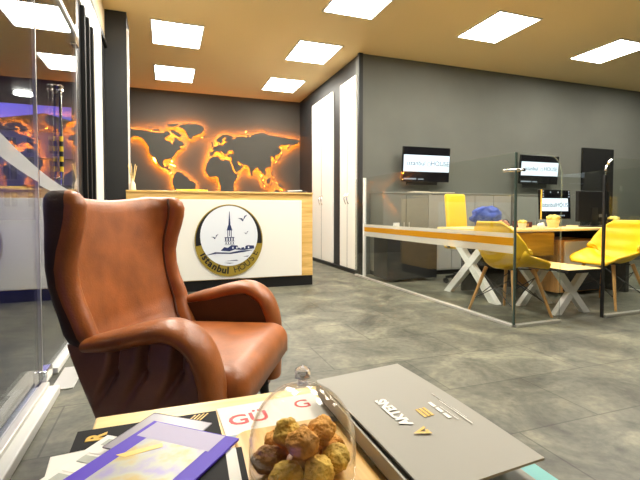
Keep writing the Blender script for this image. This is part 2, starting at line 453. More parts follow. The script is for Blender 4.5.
# ---------------------------------------------------------------- lit world map on the back wall
wm = thing('wall_map', 'backlit orange glowing world map on the dark wall behind reception', 'wall map', (0, YB, 1.50))
LANDS = [
 [(-168,66),(-156,71),(-140,70),(-128,70),(-115,68),(-108,68),(-95,68),(-94,72),(-85,69),(-82,66),(-87,64),(-94,60),(-92,57),(-83,55),(-80,51),(-79,55),(-77,58),(-78,62),(-72,62),(-67,58),(-62,57),(-56,52),(-60,50),(-66,50),(-65,47),(-61,46),(-66,44),(-70,43),(-74,40),(-76,36),(-81,31),(-80,26),(-82,28),(-84,30),(-90,29.5),(-95,29),(-97.5,25),(-97,21),(-94,18),(-91,19),(-90,21),(-87,21),(-88,16),(-83.5,15),(-83,10),(-79,9),(-77,8.2),(-80,7),(-84,9.5),(-88,13),(-94,16),(-100,17),(-105.5,20),(-109,25),(-112.5,30),(-114.5,31.5),(-110,23.5),(-113,27),(-117,33),(-121,35),(-124,40),(-124,47),(-128,51),(-134,57),(-141,60),(-148,61),(-152,59),(-160,56),(-164,54.5),(-158,58),(-162,59),(-165,62),(-161,64)],
 [(-80,73),(-70,70),(-62,66),(-66,62),(-74,65),(-85,71)], [(-118,71),(-105,73),(-102,69.5),(-114,69.5)], [(-90,80),(-70,83),(-65,81),(-78,77),(-88,77)], [(-124,75),(-118,76),(-115,73),(-123,72.5)],
 [(-72,78),(-60,82),(-35,83.5),(-20,81),(-20,74),(-25,70),(-33,67.5),(-40,65),(-43,60),(-49,62),(-53,67),(-54,71),(-60,75.5)],
 [(-77,7.8),(-72,12),(-63,10.5),(-57,6),(-51,4),(-48,-1),(-40,-3),(-35,-6),(-38,-13),(-40,-21),(-48,-26),(-53,-33),(-57,-36),(-62,-39),(-65,-43),(-67,-47),(-68,-53),(-74,-52),(-74,-44),(-72,-32),(-70,-18),(-76,-14),(-81,-5),(-80,1),(-77.5,5)],
 [(-17,15),(-16,20),(-13,27.5),(-9.5,31),(-6,35.3),(1,36.5),(10,37),(11,33.5),(19,30.5),(22,33),(32,31),(34,28),(37,21),(39,16),(43,12),(51,12),(46,4),(40,-3),(39.5,-9),(40.5,-15),(35,-20),(35,-24),(32,-28),(27,-33.5),(20,-34.5),(18,-32),(15,-26),(12,-17),(13,-9),(9,-1),(9,4),(4,6.5),(-4,5),(-8,4.5),(-13,8.5)],
 [(-9,37),(-9,43),(-2,43.5),(-1,46),(-4.5,48.5),(2,51),(8,53.5),(8,57),(10.5,57.5),(11,54),(19,54.5),(21.5,57.5),(28,59.3),(22,60.5),(21.5,63),(25,65),(22,66),(17.5,62),(18.5,60),(16.5,57),(14,55.5),(11,59),(8,58),(5,60),(6,63),(12,66.5),(18,70),(26,71),(33,69.5),(41,67),(40,65),(36,65),(38,64),(44,66),(44,68.5),(54,68.5),(60,69),(68,68.5),(68,72.5),(73,72),(74,68),(77,72),(87,75),(104,77.5),(113,74),(128,72.5),(140,72.5),(152,71),(160,69.5),(170,70),(180,69),(184,66),(177,62.5),(170,60),(163,58),(162.5,55.5),(157,51),(156,56),(163,61.5),(155,59.5),(142,59),(136,54.5),(141,52.5),(140,48),(135,43.5),(130,42.5),(127.5,39.5),(129,36),(126.5,34.5),(126,37.5),(122,40.5),(118,39),(121,37),(119,35),(121.5,31),(120,26.5),(114,22.5),(108.5,21.5),(106,19),(109,13),(105.5,9),(101,13),(99.5,10),(103.5,2.5),(101,3),(98.5,8.5),(98,16),(94,16.5),(91,22.5),(87,21),(80,15.5),(80,11),(77.5,8),(73.5,16),(72.5,21),(67,25),(57.5,25.5),(56,27),(50,30),(48,30),(50.5,25.5),(54,24),(56.5,26),(59.5,22.5),(55,17.5),(44,12.8),(39,21),(35,28.5),(34.5,32),(36,36.5),(30.5,36.5),(27,37),(26.5,40),(29,41),(35,42),(41.5,41.5),(38,44.5),(39,47),(33.5,45.5),(31,46.5),(28,43.5),(28.2,41.6),(26,40.8),(23,40.5),(24,37.5),(21.5,37),(19.5,41.5),(13.5,45.5),(12.5,44),(18.5,40.2),(16,38.2),(15.5,40.5),(10.5,43),(8.5,44.2),(3.5,43.3),(-0.5,39.5),(-2,36.8),(-5.5,36)],
 [(-5,50),(1,51),(0,53),(-2,56),(-3,58.5),(-6,57.5),(-3.5,54.5),(-5,52)], [(-24,65.5),(-15,66.3),(-14,64.8),(-20,63.5)], [(44,-17),(49.5,-13),(50,-16),(47,-25),(44,-22)],
 [(130,32),(136,34),(140.5,35.5),(141.5,40),(145,43.5),(141.5,45),(140,41),(136.5,37),(131,34.5)], [(95.5,5.5),(104,-2),(106,-6),(102,-4)], [(105,-6.5),(114,-7.5),(114,-9),(106,-8)],
 [(109,1.5),(116.5,7),(119,5),(116,-4),(110.5,-3)], [(119.5,0.5),(125,1.5),(121,-.5),(122.5,-5),(119.5,-5.5)], [(131,-1),(141,-2.5),(147,-6),(150.5,-10.5),(143,-9),(138,-8),(133,-4)],
 [(114,-22),(122,-18),(130,-12),(136,-12),(140,-17.5),(142.5,-11),(146,-19),(153,-26),(150,-37.5),(143,-38.8),(136,-35),(131,-31.5),(124,-33),(115.5,-34),(113.5,-26)],
 [(120.5,18),(122,18),(124,12),(125.5,6.5),(122,8),(120,14)], [(173,-35),(178,-38),(175,-41.5),(167,-46),(173,-40)], [(-84.5,22.6),(-75,20),(-82,21.6)], [(52,71),(68,76.8),(57,70.5)], [(142.5,54),(144,49),(142,46.5)]]
def ll(lon, lat): return (0.885 + 0.0093 * lon, 0.0125 * lat)
def noisy(poly):
    out = []
    P2 = [Vector(ll(*p)) for p in poly]
    for i, a in enumerate(P2):
        c = P2[(i + 1) % len(P2)]; d = c - a; n = max(1, int(d.length / 0.05)); nn = Vector((-d.y, d.x)).normalized()
        for k in range(n):
            p = a + d * (k / n)
            if k: p += nn * random.uniform(-0.008, 0.008)
            out.append((p.x, p.y))
    return out
names = {0: 'landmass', }
leds = bmesh.new()
for i, poly in enumerate(LANDS):
    pts = noisy(poly)
    obj('landmass', prism(pts, 0.012, FRONT(0, -0.075, 0)), M['wall_map'], wm)
    # light strip round the edge, on the wall side of the tray, facing outwards
    area = sum(a[0] * b[1] - b[0] * a[1] for a, b in zip(pts, pts[1:] + pts[:1]))
    nrm_ = []
    for k in range(len(pts)):
        a_, c_ = Vector(pts[k - 1]), Vector(pts[(k + 1) % len(pts)]); d_ = (c_ - a_).normalized()
        nrm_.append(Vector((-d_.y, d_.x)) * (1 if area > 0 else -1))
    lo = [leds.verts.new((p[0] + n_.x * .002, -0.074, p[1] + n_.y * .002)) for p, n_ in zip(pts, nrm_)]
    wd_ = .016 if abs(area) > .02 else .007
    hi = [leds.verts.new((p[0] + n_.x * wd_, -0.074, p[1] + n_.y * wd_)) for p, n_ in zip(pts, nrm_)]
    for k in range(len(pts)):
        j = (k + 1) % len(pts); leds.faces.new((lo[k], lo[j], hi[j], hi[k]))
obj('light_strip', leds, M['led'], wm)

# ---------------------------------------------------------------- reception desk
rd = thing('reception_desk', 'light oak reception desk with a white front panel and round emblem', 'reception desk', (0.66, 5.0, 0))
dw = 1.05
ca = bmesh.new()
box(-dw, dw, 0.02, 0.06, 0.12, 1.13, 0.003, bm=ca); box(-dw, -dw + 0.04, 0.06, 0.75, 0.12, 1.10, bm=ca); box(dw - 0.04, dw, 0.06, 0.75, 0.12, 1.10, bm=ca)
obj('body', ca, M['oak'], rd)
obj('counter_top', box(-dw, dw, 0.0, 0.45, 1.115, 1.135, 0.003), M['oak'], rd)
obj('worktop', box(-dw + .04, dw - .04, 0.06, 0.80, 0.72, 0.75), M['oak'], rd)
obj('front_panel', box(-0.91, 0.90, -0.012, 0.02, 0.13, 1.04, 0.004), M['white'], rd)
obj('plinth', box(-dw + 0.02, dw - 0.0, 0.03, 0.72, 0, 0.12), M['black'], rd)
lg = obj('emblem', disc(0, 0.385, 0.012, 72, ), M['logogold'], rd)
lg.data.transform(Matrix.Scale(1.07, 4, (0, 1, 0)))
lg.data.transform(FRONT(0.03, -0.012, 0.575))
EM = lambda x, z, k=0.0: FRONT(0.03 + x, -0.0245 - k, 0.575 + z)
def epart(name, b, m): return obj(name, b, m, lg)
e1 = disc(0, 0.325, 0.003, 64); bmesh.ops.transform(e1, matrix=EM(0, 0.052) @ Matrix.Scale(1.06, 4, (0, 1, 0)), verts=e1.verts)
epart('dark_crescent', disc(0.29, 0.374, 0.002, 48, R(-6), R(188)), M['logoblack']).data.transform(EM(0, 0.0) @ Matrix.Scale(1.07, 4, (0, 1, 0)))
epart('white_field', e1, M['logowhite'])
# tower drawing
DN = ['tower']
def dpoly(pts): epart(DN[0] + '_drawing', prism(pts, 0.002, EM(0, 0, 0.003)), M['logoblue'])
def drect(x0, x1, z0, z1): dpoly([(x0, z0), (x1, z0), (x1, z1), (x0, z1)])
dpoly([(-.012, .17), (.012, .17), (.003, .33), (-.003, .33)])
dpoly([(-.032, .115), (.032, .115), (.014, .175), (-.014, .175)])
drect(-.024, -.016, .03, .115); drect(.016, .024, .03, .115); drect(-.004, .004, .05, .115)
for k in range(4): drect(-.05 + k * .028, -.036 + k * .028, -.005, .03)
drect(-.055, .055, .03, .038); drect(-.055, .055, -.012, -.006); drect(-.055, .055, -.05, -.046)
for k in range(4): drect(-.045 + k * .027, -.033 + k * .027, -.04, -.02)
DN[0] = 'island'
dpoly([(-.10, -.115), (-.06, -.075), (-.02, -.085), (.02, -.055), (.09, -.06), (.10, -.09), (.17, -.08), (.20, -.06), (.28, -.065), (.285, -.10), (.24, -.105), (.16, -.115), (.06, -.105), (.0, -.125)])
DN[0] = 'wave'
dpoly([(-.27, -.165), (-.16, -.13), (.0, -.14), (.12, -.12), (.28, -.115), (.18, -.135), (.02, -.155), (-.14, -.148)])
dpoly([(-.05, -.235), (.08, -.225), (.10, -.235)]); dpoly([(.15, -.19), (.22, -.18), (.21, -.192)]); dpoly([(-.06, -.255), (.05, -.26), (.0, -.266)])
DN[0] = 'seagull'
for gx, gz, s in ((.15, .235, 1.0), (-.165, .03, .75), (.19, .075, .5)):
    dpoly([(gx - .055 * s, gz + .02 * s), (gx - .02 * s, gz + .005 * s), (gx, gz - .018 * s), (gx + .012 * s, gz - .012 * s), (gx - .005 * s, gz + .018 * s)])
    dpoly([(gx, gz - .018 * s), (gx + .03 * s, gz + .03 * s), (gx + .055 * s, gz + .06 * s), (gx + .022 * s, gz + .045 * s)])
for k in range(5): epart('house_window', prism([(.03 + k * .045, -.095), (.045 + k * .045, -.095), (.045 + k * .045, -.075), (.03 + k * .045, -.075)], .002, EM(0, 0, 0.0045)), M['logowhite'])
def arc_text(s, r, a0, step, size, bold):
    b = bmesh.new(); a = a0
    wd = {'i': .55, 'l': .5, 't': .7, 's': .85, ' ': .7, 'I': .5}
    for ch in s:
        w = wd.get(ch, 1.0) * step
        am = a + w / 2
        if ch != ' ':
            join(b, text_bm(ch, size, 0.001, EM(r * math.cos(R(am)), 0.0 + 1.07 * r * math.sin(R(am)), 0.001) @ Matrix.Rotation(R(am + 90), 4, 'Z'), bold=bold))
        a += w
    return b
epart('lettering', arc_text('istanbul', 0.325, 203, 10.0, 0.105, 0.004), M['logoblack']); epart('lettering', arc_text('HOUSE', 0.325, 278, 12.5, 0.10, 0.0), M['logoblack'])

# things on the desk
df = thing('reed_diffuser', 'small pale reed diffuser at the left end of the reception counter', 'reed diffuser', (-0.33, 5.12, 1.135))
obj('bottle', lathe([(0, 0), (.032, 0), (.034, .01), (.030, .07), (.014, .10), (.014, .13), (.02, .135), (0, .135)], 20), M['cream'], df, True)
rb = bmesh.new()
for k in range(7):
    a = k * 0.9; tube([(0.004 * math.cos(a), 0.004 * math.sin(a), 0.06), (0.045 * math.cos(a), 0.045 * math.sin(a), 0.27 + 0.02 * (k % 2))], 0.0035, 6, rb)
obj('reeds', rb, M['oakpale'], df)
tag(obj('folder', box(0.12, 0.46, 5.05, 5.28, 1.135, 1.155, 0.003), mat('yellow_card', (0.75, 0.58, 0.03), 0.5)), 'flat yellow folder lying on the reception counter', 'folder')
nb = thing('notebook', 'black notebook with a white pen lying at the right end of the reception counter', 'notebook', (1.52, 5.18, 1.135), -12)
obj('cover', box(-0.15, 0.15, -0.1, 0.1, 0, 0.018, 0.003), M['black'], nb)
obj('pages', box(-0.145, 0.152, -0.097, 0.097, 0.004, 0.014), M['paper'], nb)
pn = obj('pen', tube([(-0.08, 0.0, 0.024), (0.10, -0.03, 0.03)], 0.006, 8), M['paper']); pn.data.transform(T(1.52, 5.18, 1.135, rz=-12)); pn.data.transform(Matrix.Translation((0, 0, 0)))
tag(pn, 'white pen lying on the black notebook on the reception counter', 'pen')
nb['label'] = 'closed black notebook at the right end of the reception counter'

# ---------------------------------------------------------------- glass partitions
def glass_pane(w, h, rl=0.0, rr=0.0, thick=0.012):
    """pane in local XZ, x from 0 to w, rounded upper corners"""
    pts = [(0, 0.0), (w, 0.0)]
    if rr: pts += [(w - rr + rr * math.cos(a), h - rr + rr * math.sin(a)) for a in [math.pi / 2 * i / 8 for i in range(9)]]
    else: pts += [(w, h)]
    if rl: pts += [(rl - rl * math.sin(a), h - rl + rl * math.cos(a)) for a in [math.pi / 2 * i / 8 for i in range(9)]]
    else: pts += [(0, h)]
    b = bmesh.new()
    f = [b.verts.new((x, -thick / 2, z)) for x, z in pts]; k = [b.verts.new((x, thick / 2, z)) for x, z in pts]
    b.faces.new(f); b.faces.new(k[::-1])
    for i in range(len(pts)):
        j = (i + 1) % len(pts)
        fc = b.faces.new((f[i], k[i], k[j], f[j])); fc.material_index = 1
    return b
PX, PY = 2.55, 2.62
gp = thing('glass_partition', 'long clear glass partition with an orange and frosted stripe, running from the grey wall', 'glass partition', (PX, YT - 0.03, 0), -90)
L = YT - 0.03 - PY
obj('pane', glass_pane(L, 1.36), [M['glass'], M['glass_edge']], gp)
obj('floor_channel', box(0, L, -0.022, 0.022, 0, 0.022, 0.003), M['alu'], gp)
obj('wall_post', box(0.26, 0.285, -0.02, 0.02, 0, 1.36, 0.003), M['whitemetal'], gp)
obj('corner_edge', box(L - 0.006, L + 0.006, -0.008, 0.008, 0.02, 1.36), M['glass_edge_dark'], gp)
obj('frosted_band', join(box(0.285, L - .01, -0.0095, -0.0065, 0.700, 0.735), box(0.285, L - .01, -0.0095, -0.0065, 0.575, 0.635)), M['frost'], gp)
obj('orange_band', box(0.285, L - .01, -0.0095, -0.0065, 0.637, 0.698), M['orange'], gp)
g2 = thing('glass_partition', 'short clear glass pane with a rounded top corner, beside the nearer yellow chair', 'glass partition', (PX + 0.012, PY, 0), 0)
obj('pane', glass_pane(0.46, 1.36, 0, 0.16), [M['glass'], M['glass_edge']], g2)
obj('floor_channel', box(0, 0.46, -0.022, 0.022, 0, 0.022, 0.003), M['alu'], g2)
g3 = thing('glass_partition', 'clear glass pane with a black edge seal in front of the right-hand yellow chair', 'glass partition', (3.51, PY, 0), 0)
obj('pane', glass_pane(1.44, 1.36, 0.14, 0), [M['glass'], M['glass_edge']], g3)
obj('edge_seal', box(-0.012, 0.006, -0.012, 0.012, 0.0, 1.21, 0.003), M['black'], g3)
obj('floor_channel', box(0.02, 1.44, -0.022, 0.022, 0, 0.022, 0.003), M['alu'], g3)
cl = bmesh.new()
for a0, a1 in ((12, 30), (40, 60)):
    tube([(0.14 - 0.14 * math.cos(R(a)), 0, 1.22 + 0.14 * math.sin(R(a))) for a in (a0, (a0 + a1) / 2, a1)], 0.011, 8, cl)
obj('chrome_clip', cl, M['chrome'], g3, True)
g4 = thing('glass_partition', 'clear glass divider behind the desk monitors, in front of the dark door', 'glass partition', (5.02, YT - 0.42, 0), -90)
obj('pane', glass_pane(YT - 0.42 - PY, 1.40), [M['glass'], M['glass_edge']], g4)
obj('floor_channel', box(0, YT - 0.42 - PY, -0.02, 0.02, 0, 0.022), M['alu'], g4)
hg = thing('glass_clamp', 'chrome clamp rod joining the two glass panes at their corner', 'clamp', (PX, PY, 1.225))
obj('rod', tube([(-0.03, 0.10, 0), (0.0, 0.0, 0), (0.045, -0.022, 0)], 0.012, 10), M['chrome'], hg, True)
obj('end_cap', tube([(0.045, -0.022, 0), (0.06, -0.03, 0)], 0.013, 10), M['black'], hg, True)

# ---------------------------------------------------------------- low grey cabinets under the screens
def low_cabinet(x, w, lab, shade):
    t = thing('low_cabinet', lab, 'cabinet', (x, YT, 0), 0, 'low grey cabinets under the screens')
    obj('body', box(0, w, -0.38, -0.001, 0.06, 1.15), M['cabinet'], t)
    obj('top', box(-0.0, w, -0.40, -0.001, 1.15, 1.175, 0.003), M['cabinet'], t)
    obj('plinth', box(0.01, w - 0.01, -0.36, -0.001, 0, 0.06), M['black'], t)
    for k in range(2):
        d = obj('door', box(k * w / 2 + 0.004, (k + 1) * w / 2 - 0.004, -0.40, -0.38, 0.07, 1.14, 0.003), shade, t)
        obj('handle', tube([(w / 2 + (k * 2 - 1) * 0.04, -0.415, 0.62), (w / 2 + (k * 2 - 1) * 0.04, -0.415, 0.76)], 0.006, 8), M['alu'], d, True)
    return t
lam2 = mat('pale_grey_laminate', (0.27, 0.27, 0.25), 0.5)
low_cabinet(2.78, 0.72, 'low grey cabinet nearest the wall corner, below the first screen', M['cabinet'])
low_cabinet(3.50, 0.80, 'paler grey low cabinet behind the yellow office chair', lam2)
low_cabinet(4.30, 0.68, 'low grey cabinet behind the desk with the monitors', lam2)
low_cabinet(5.06, 0.85, 'low grey cabinet below the second screen', lam2)
tag(obj('paper_stack', box(3.30, 3.56, 5.25, 5.45, 1.175, 1.19, 0.002), M['cream']), 'small pale paper stack on the cabinet just below the left screen', 'paper')
tag(obj('paper_stack', box(3.60, 3.98, 5.25, 5.45, 1.175, 1.187, 0.002), M['cream']), 'wide pale paper stack on the cabinet left of the yellow office chair', 'paper')

# ---------------------------------------------------------------- wall screens
def screen_face(parent, w, h, y, icons=True):
    b = bmesh.new(); box(-w / 2, w / 2, y - 0.002, y, -h * 0.22, h * 0.28, bm=b)
    obj('bright_band', b, M['screenwhite'], parent)
    obj('lettering', text_bm('istanbul', h * 0.205, 0.0005, FRONT(-w * 0.23, y - 0.003, h * 0.03)), M['screentext'], parent)
    obj('lettering', text_bm('HOUSE', h * 0.205, 0.0005, FRONT(w * 0.29, y - 0.003, h * 0.03)), M['screentext'], parent)
    rg = disc(h * 0.05, h * 0.062, 0.0006, 24); bmesh.ops.transform(rg, matrix=FRONT(w * 0.045, y - 0.0028, h * 0.01), verts=rg.verts); obj('round_mark', rg, M['screentext'], parent)
    obj('task_bar', box(-w / 2 + .01, -w * 0.22, y - 0.002, y, -h * 0.46, -h * 0.42), M['screenicon'], parent)
    obj('task_bar', box(-w * 0.18, -w * 0.06, y - 0.002, y, -h * 0.46, -h * 0.43), M['screenicon'], parent)
def tv(lab, x, z, w, h, ry):
    t = thing('wall_screen', lab, 'screen', (x, YT - 0.16, z), ry, 'wall mounted screens')
    t.rotation_euler[0] = R(4)
    c = obj('screen', box(-w / 2 - .01, w / 2 + .01, -0.01, 0.03, -h / 2 - .012, h / 2 + .012, 0.004), M['screenblack'], t)
    screen_face(c, w, h, -0.0105)
    obj('wall_bracket', join(box(-0.10, 0.10, 0.03, 0.17, -0.14, 0.14, 0.01), box(-0.3, 0.22, 0.03, 0.055, -0.30, 0.12, 0.01)), M['black'], t)
    return t
tv('left wall screen, lit, showing a white banner with lettering', 3.62, 1.595, 0.76, 0.48, -2)
tv('right wall screen seen through the corner of the glass partition', 5.78, 1.59, 0.78, 0.44, 0)

# ---------------------------------------------------------------- desk with X legs and what stands on it
def xlegs(span, h, th, wd, along='Y'):
    b = bmesh.new(); ln = math.hypot(span - th, h); a = math.degrees(math.atan2(h, span - th))
    for s in (1, -1):
        m = T(0, 0, h / 2) @ Matrix.Rotation(R(s * a), 4, 'X') if along == 'Y' else T(0, 0, h / 2) @ Matrix.Rotation(R(-s * a), 4, 'Y')
        bb = bmesh.new()
        o = 0.002 * s
        if along == 'Y': box(-wd / 2 + o, wd / 2 + o, -ln / 2 - .1, ln / 2 + .1, -th / 2, th / 2, bm=bb)
        else: box(-ln / 2 - .1, ln / 2 + .1, -wd / 2 + o, wd / 2 + o, -th / 2, th / 2, bm=bb)
        bmesh.ops.transform(bb, matrix=m, verts=bb.verts)
        for co, no in (((0, 0, 0), (0, 0, -1)), ((0, 0, h), (0, 0, 1))):
            r = bmesh.ops.bisect_plane(bb, geom=bb.verts[:] + bb.edges[:] + bb.faces[:], plane_co=co, plane_no=no, clear_outer=True)
            bmesh.ops.edgeloop_fill(bb, edges=[e for e in r['geom_cut'] if isinstance(e, bmesh.types.BMEdge)])
        join(b, bb)
    return b
dk = thing('office_desk', 'long office desk with white crossed legs carrying the monitors', 'desk', (2.92, 3.30, 0))
obj('desk_top', box(0, 2.05, 0, 0.86, 0.705, 0.73, 0.004), M['oakpale'], dk)
lx = xlegs(0.80, 0.705, 0.075, 0.06); bmesh.ops.translate(lx, vec=(0.12, 0.43, 0), verts=lx.verts)
obj('cross_leg', lx, M['whitemetal'], dk)
obj('modesty_panel', box(0.40, 0.92, 0.10, 0.13, 0.44, 0.69, 0.012), M['brownwood'], dk)
pd = obj('drawer_unit', box(0.98, 1.60, 0.12, 0.70, 0.04, 0.60), M['beech'], dk)
obj('drawer_front', box(1.07, 1.60, 0.10, 0.12, 0.30, 0.585, 0.004), M['cream'], pd)
obj('drawer_front', box(1.07, 1.60, 0.10, 0.12, 0.05, 0.29, 0.004), M['black'], pd)
obj('back_rail', box(0.20, 1.92, 0.66, 0.69, 0.02, 0.66), M['black'], dk)
obj('leg', box(1.92, 1.98, 0.05, 0.80, 0, 0.705, 0.004), M['black'], dk)

m1 = thing('monitor', 'desk monitor facing us, showing a white banner', 'monitor', (4.34, 3.84, 0.73), 4)
c = obj('screen', box(-0.25, 0.25, -0.02, 0.02, 0.085, 0.43, 0.004), M['screenblack'], m1); c.rotation_euler[0] = R(-3)
sf = bpy.data.objects.new('x', None)
b = bmesh.new(); box(-0.245, 0.20, -0.0225, -0.0205, 0.18, 0.33, bm=b); obj('bright_band', b, M['screenwhite'], c)
obj('lettering', text_bm('istanbul', 0.075, 0.0005, FRONT(-0.125, -0.0235, 0.25)), M['screentext'], c); obj('lettering', text_bm('HOUSE', 0.075, 0.0005, FRONT(0.115, -0.0235, 0.25)), M['screentext'], c)
for xx, zz in [(x_, z_) for z_ in (0.345, 0.375, 0.405) for x_ in (-0.22, 0.215)] + [(-.10, .395), (.03, .395)] + [(-.02 + k * .035, .12) for k in range(5)]:
    obj('desktop_icon', box(xx, xx + .016, -0.022, -0.0205, zz, zz + .014), M['screenicon'], c)
obj('side_frame', box(-0.254, -0.25, -0.018, 0.0, 0.085, 0.43, 0.002), M['gold'], m1)
obj('stand', join(box(-0.03, 0.03, 0.015, 0.04, 0.0, 0.25), box(-0.11, 0.11, -0.06, 0.10, 0, 0.012, 0.003)), M['black'], m1)
m2 = thing('monitor', 'black monitor turned with its back to us, beside the lit monitor', 'monitor', (4.66, 3.62, 0.73), 3)
obj('screen', box(-0.26, 0.26, -0.02, 0.025, 0.06, 0.41, 0.008), M['blackcard'], m2)
obj('maker_plate', box(0.08, 0.22, -0.023, -0.02, 0.11, 0.145), mat('plate_grey', (0.12, 0.12, 0.12), 0.4), m2)
obj('stand', join(box(-0.05, 0.05, -0.03, 0.0, 0.0, 0.22, .004), box(-0.13, 0.13, -0.10, 0.08, 0, 0.014, 0.004)), M['black'], m2)

def lump(r, seed, sx=1, sy=1, sz=1, amp=0.25, freq=1.6, sub=4):
    b = bmesh.new(); bmesh.ops.create_icosphere(b, subdivisions=sub, radius=1)
    for v in b.verts:
        n = noise.noise(v.co * freq + Vector((seed * 3.1, seed * 1.7, seed))) * amp + noise.noise(v.co * freq * 3 + Vector((seed, 0, 0))) * amp * 0.35 + noise.noise(v.co * freq * 7) * amp * 0.34
        v.co = v.co * (1 + n); v.co = Vector((v.co.x * r * sx, v.co.y * r * sy, v.co.z * r * sz))
    z = min(v.co.z for v in b.verts)
    bmesh.ops.translate(b, vec=(0, 0, -z), verts=b.verts)
    return b
def place(o, x, y, z, rz=0): o.location = (x, y, z); o.rotation_euler[2] = R(rz); return o
tag(place(obj('jacket', lump(0.15, 3, 1.25, 0.7, 0.72, 0.35), M['blue'], None, True, 180), 3.40, 3.92, 0.7305), 'blue cloth jacket heaped on the desk in front of the yellow office chair', 'jacket')
bgt = thing('handbag', 'small rust brown leather bag lying on the desk beside the blue jacket', 'handbag', (3.215, 3.47, 0.730), 10)
obj('body', lump(0.07, 7, 1.35, 0.8, 0.6, 0.25), M['rustbag'], bgt, True, 180)
obj('strap', tube([(-0.08 + 0.16 * t, -0.03, 0.03 + 0.07 * math.sin(math.pi * t)) for t in [i / 8 for i in range(9)]], 0.005, 6), M['black'], bgt, True)
def flower_pot(x, y, lab, s, cc):
    t = thing('flower_pot', lab, 'flower pot', (x, y, 0.73), 0)
    obj('pot', lathe([(0, 0), (.04 * s, 0), (.055 * s, .07 * s), (.05 * s, .07 * s), (.045 * s, .06 * s), (0, .06 * s)], 20), cc, t, True)
    fb = bmesh.new()
    for k in range(9):
        a = k * 2.4; rr = 0.045 * s * math.sqrt((k + .5) / 9)
        q = lump(0.022 * s, k, 1, 1, .8, .3, 2, 2); bmesh.ops.translate(q, vec=(rr * math.cos(a), rr * math.sin(a), 0.06 * s + 0.02 * s * (1 - k / 9)), verts=q.verts); join(fb, q)
    obj('flowers', fb, mat('yellow_petals', (0.85, 0.68, 0.16), 0.6), t, True, 180)
    return t
flower_pot(3.98, 3.55, 'potted yellow flowers on the desk, in front of the lit monitor', 1.25, M['oakpale'])
flower_pot(3.42, 3.42, 'low pot of yellow blooms on the desk right behind the glass corner', 0.8, M['cream'])
flower_pot(4.84, 3.50, 'pot of pale flowers at the right end of the desk', 1.1, M['black'])
bl = thing('cup', 'white cup lying on its side on the desk between two flower pots', 'cup', (3.66, 3.45, 0.755), 30)
cbm = lathe([(0, 0), (.022, 0), (.032, .06), (.028, .06), (.02, .006), (0, .006)], 20); bmesh.ops.transform(cbm, matrix=T(rx=80), verts=cbm.verts)
obj('body', cbm, M['paper'], bl, True)
obj('handle', tube([(0.028 + 0.02 * math.sin(math.pi * t), -0.012 - 0.035 * t, 0.0) for t in [i / 8 for i in range(9)]], 0.004, 6), M['paper'], bl, True)
bx_ = thing('desk_organiser', 'small dark desk organiser with slips of paper, left of the lit monitor', 'organiser', (3.72, 3.72, 0.73), 0)
obj('tray', join(box(-.09, .09, -.05, .05, 0, .01), join(box(-.09, .09, .045, .05, .01, .07), join(box(-.09, -.085, -.05, .05, .01, .06), box(.085, .09, -.05, .05, .01, .06)))), mat('dark_red', (0.10, 0.02, 0.015), 0.5), bx_)
obj('slips', join(box(-.07, .0, -.03, .03, .01, .055), box(.01, .075, -.02, .035, .01, .04)), M['beech'], bx_)
cc2 = thing('card_holder', 'small white card holder at the left end, beside the glass wall post', 'card holder', (2.86, 4.98, 0.62), 20)
obj('card', box(-.06, .06, -.004, .004, 0.01, .14), M['paper'], cc2); obj('base', box(-.065, .065, -.03, .03, 0, .01), M['paper'], cc2)
st = thing('side_cabinet', 'dark low side cabinet inside the glass by the grey wall corner', 'cabinet', (2.86, 4.97, 0), 0)
obj('body', box(-.24, .5, -.18, .18, 0.04, 0.60, 0.004), M['dark'], st)
obj('top', box(-.25, .51, -.19, .19, 0.60, 0.62, 0.004), M['dark'], st)
obj('door', box(-.235, .495, -.19, -.18, 0.05, 0.59, 0.003), M['dark'], st)

# office chair behind the desk
oc = thing('office_chair', 'yellow high back office chair on a black star base behind the desk', 'office chair', (3.63, 4.48, 0), 8)
def cushion(w, d, h, bev, m=None): 
    return box(-w / 2, w / 2, -d / 2, d / 2, 0, h, bev, 4)
q = cushion(0.46, 0.46, 0.08, 0.035); bmesh.ops.translate(q, vec=(0, 0, 0.43), verts=q.verts); obj('seat', q, M['yellow'], oc, True, 60)
q = cushion(0.34, 0.07, 0.62, 0.034); bmesh.ops.transform(q, matrix=T(0, 0.20, 0.52, rx=-6), verts=q.verts); obj('backrest', q, M['yellow'], oc, True, 60)
obj('column', tube([(0, 0, 0.09), (0, 0, 0.43)], 0.03, 12), M['black'], oc, True)
ab = bmesh.new()
for s in (-1, 1): tube([(s * .23, .12, .46), (s * .29, .10, .48), (s * .29, .05, .66), (s * .29, -.16, .66)], 0.016, 8, ab)
obj('armrests', ab, M['black'], oc, True)
for k in range(5):
    a = R(72 * k + 10); ln = obj('base_arm', tube([(0, 0, .11), (.30 * math.cos(a), .30 * math.sin(a), .075)], [.03, .018], 8), M['black'], oc, True)
    obj('castor', tube([(.30 * math.cos(a) - .02 * math.sin(a), .30 * math.sin(a) + .02 * math.cos(a), .032), (.30 * math.cos(a) + .02 * math.sin(a), .30 * math.sin(a) - .02 * math.cos(a), .032)], .032, 14), M['black'], ln, True)

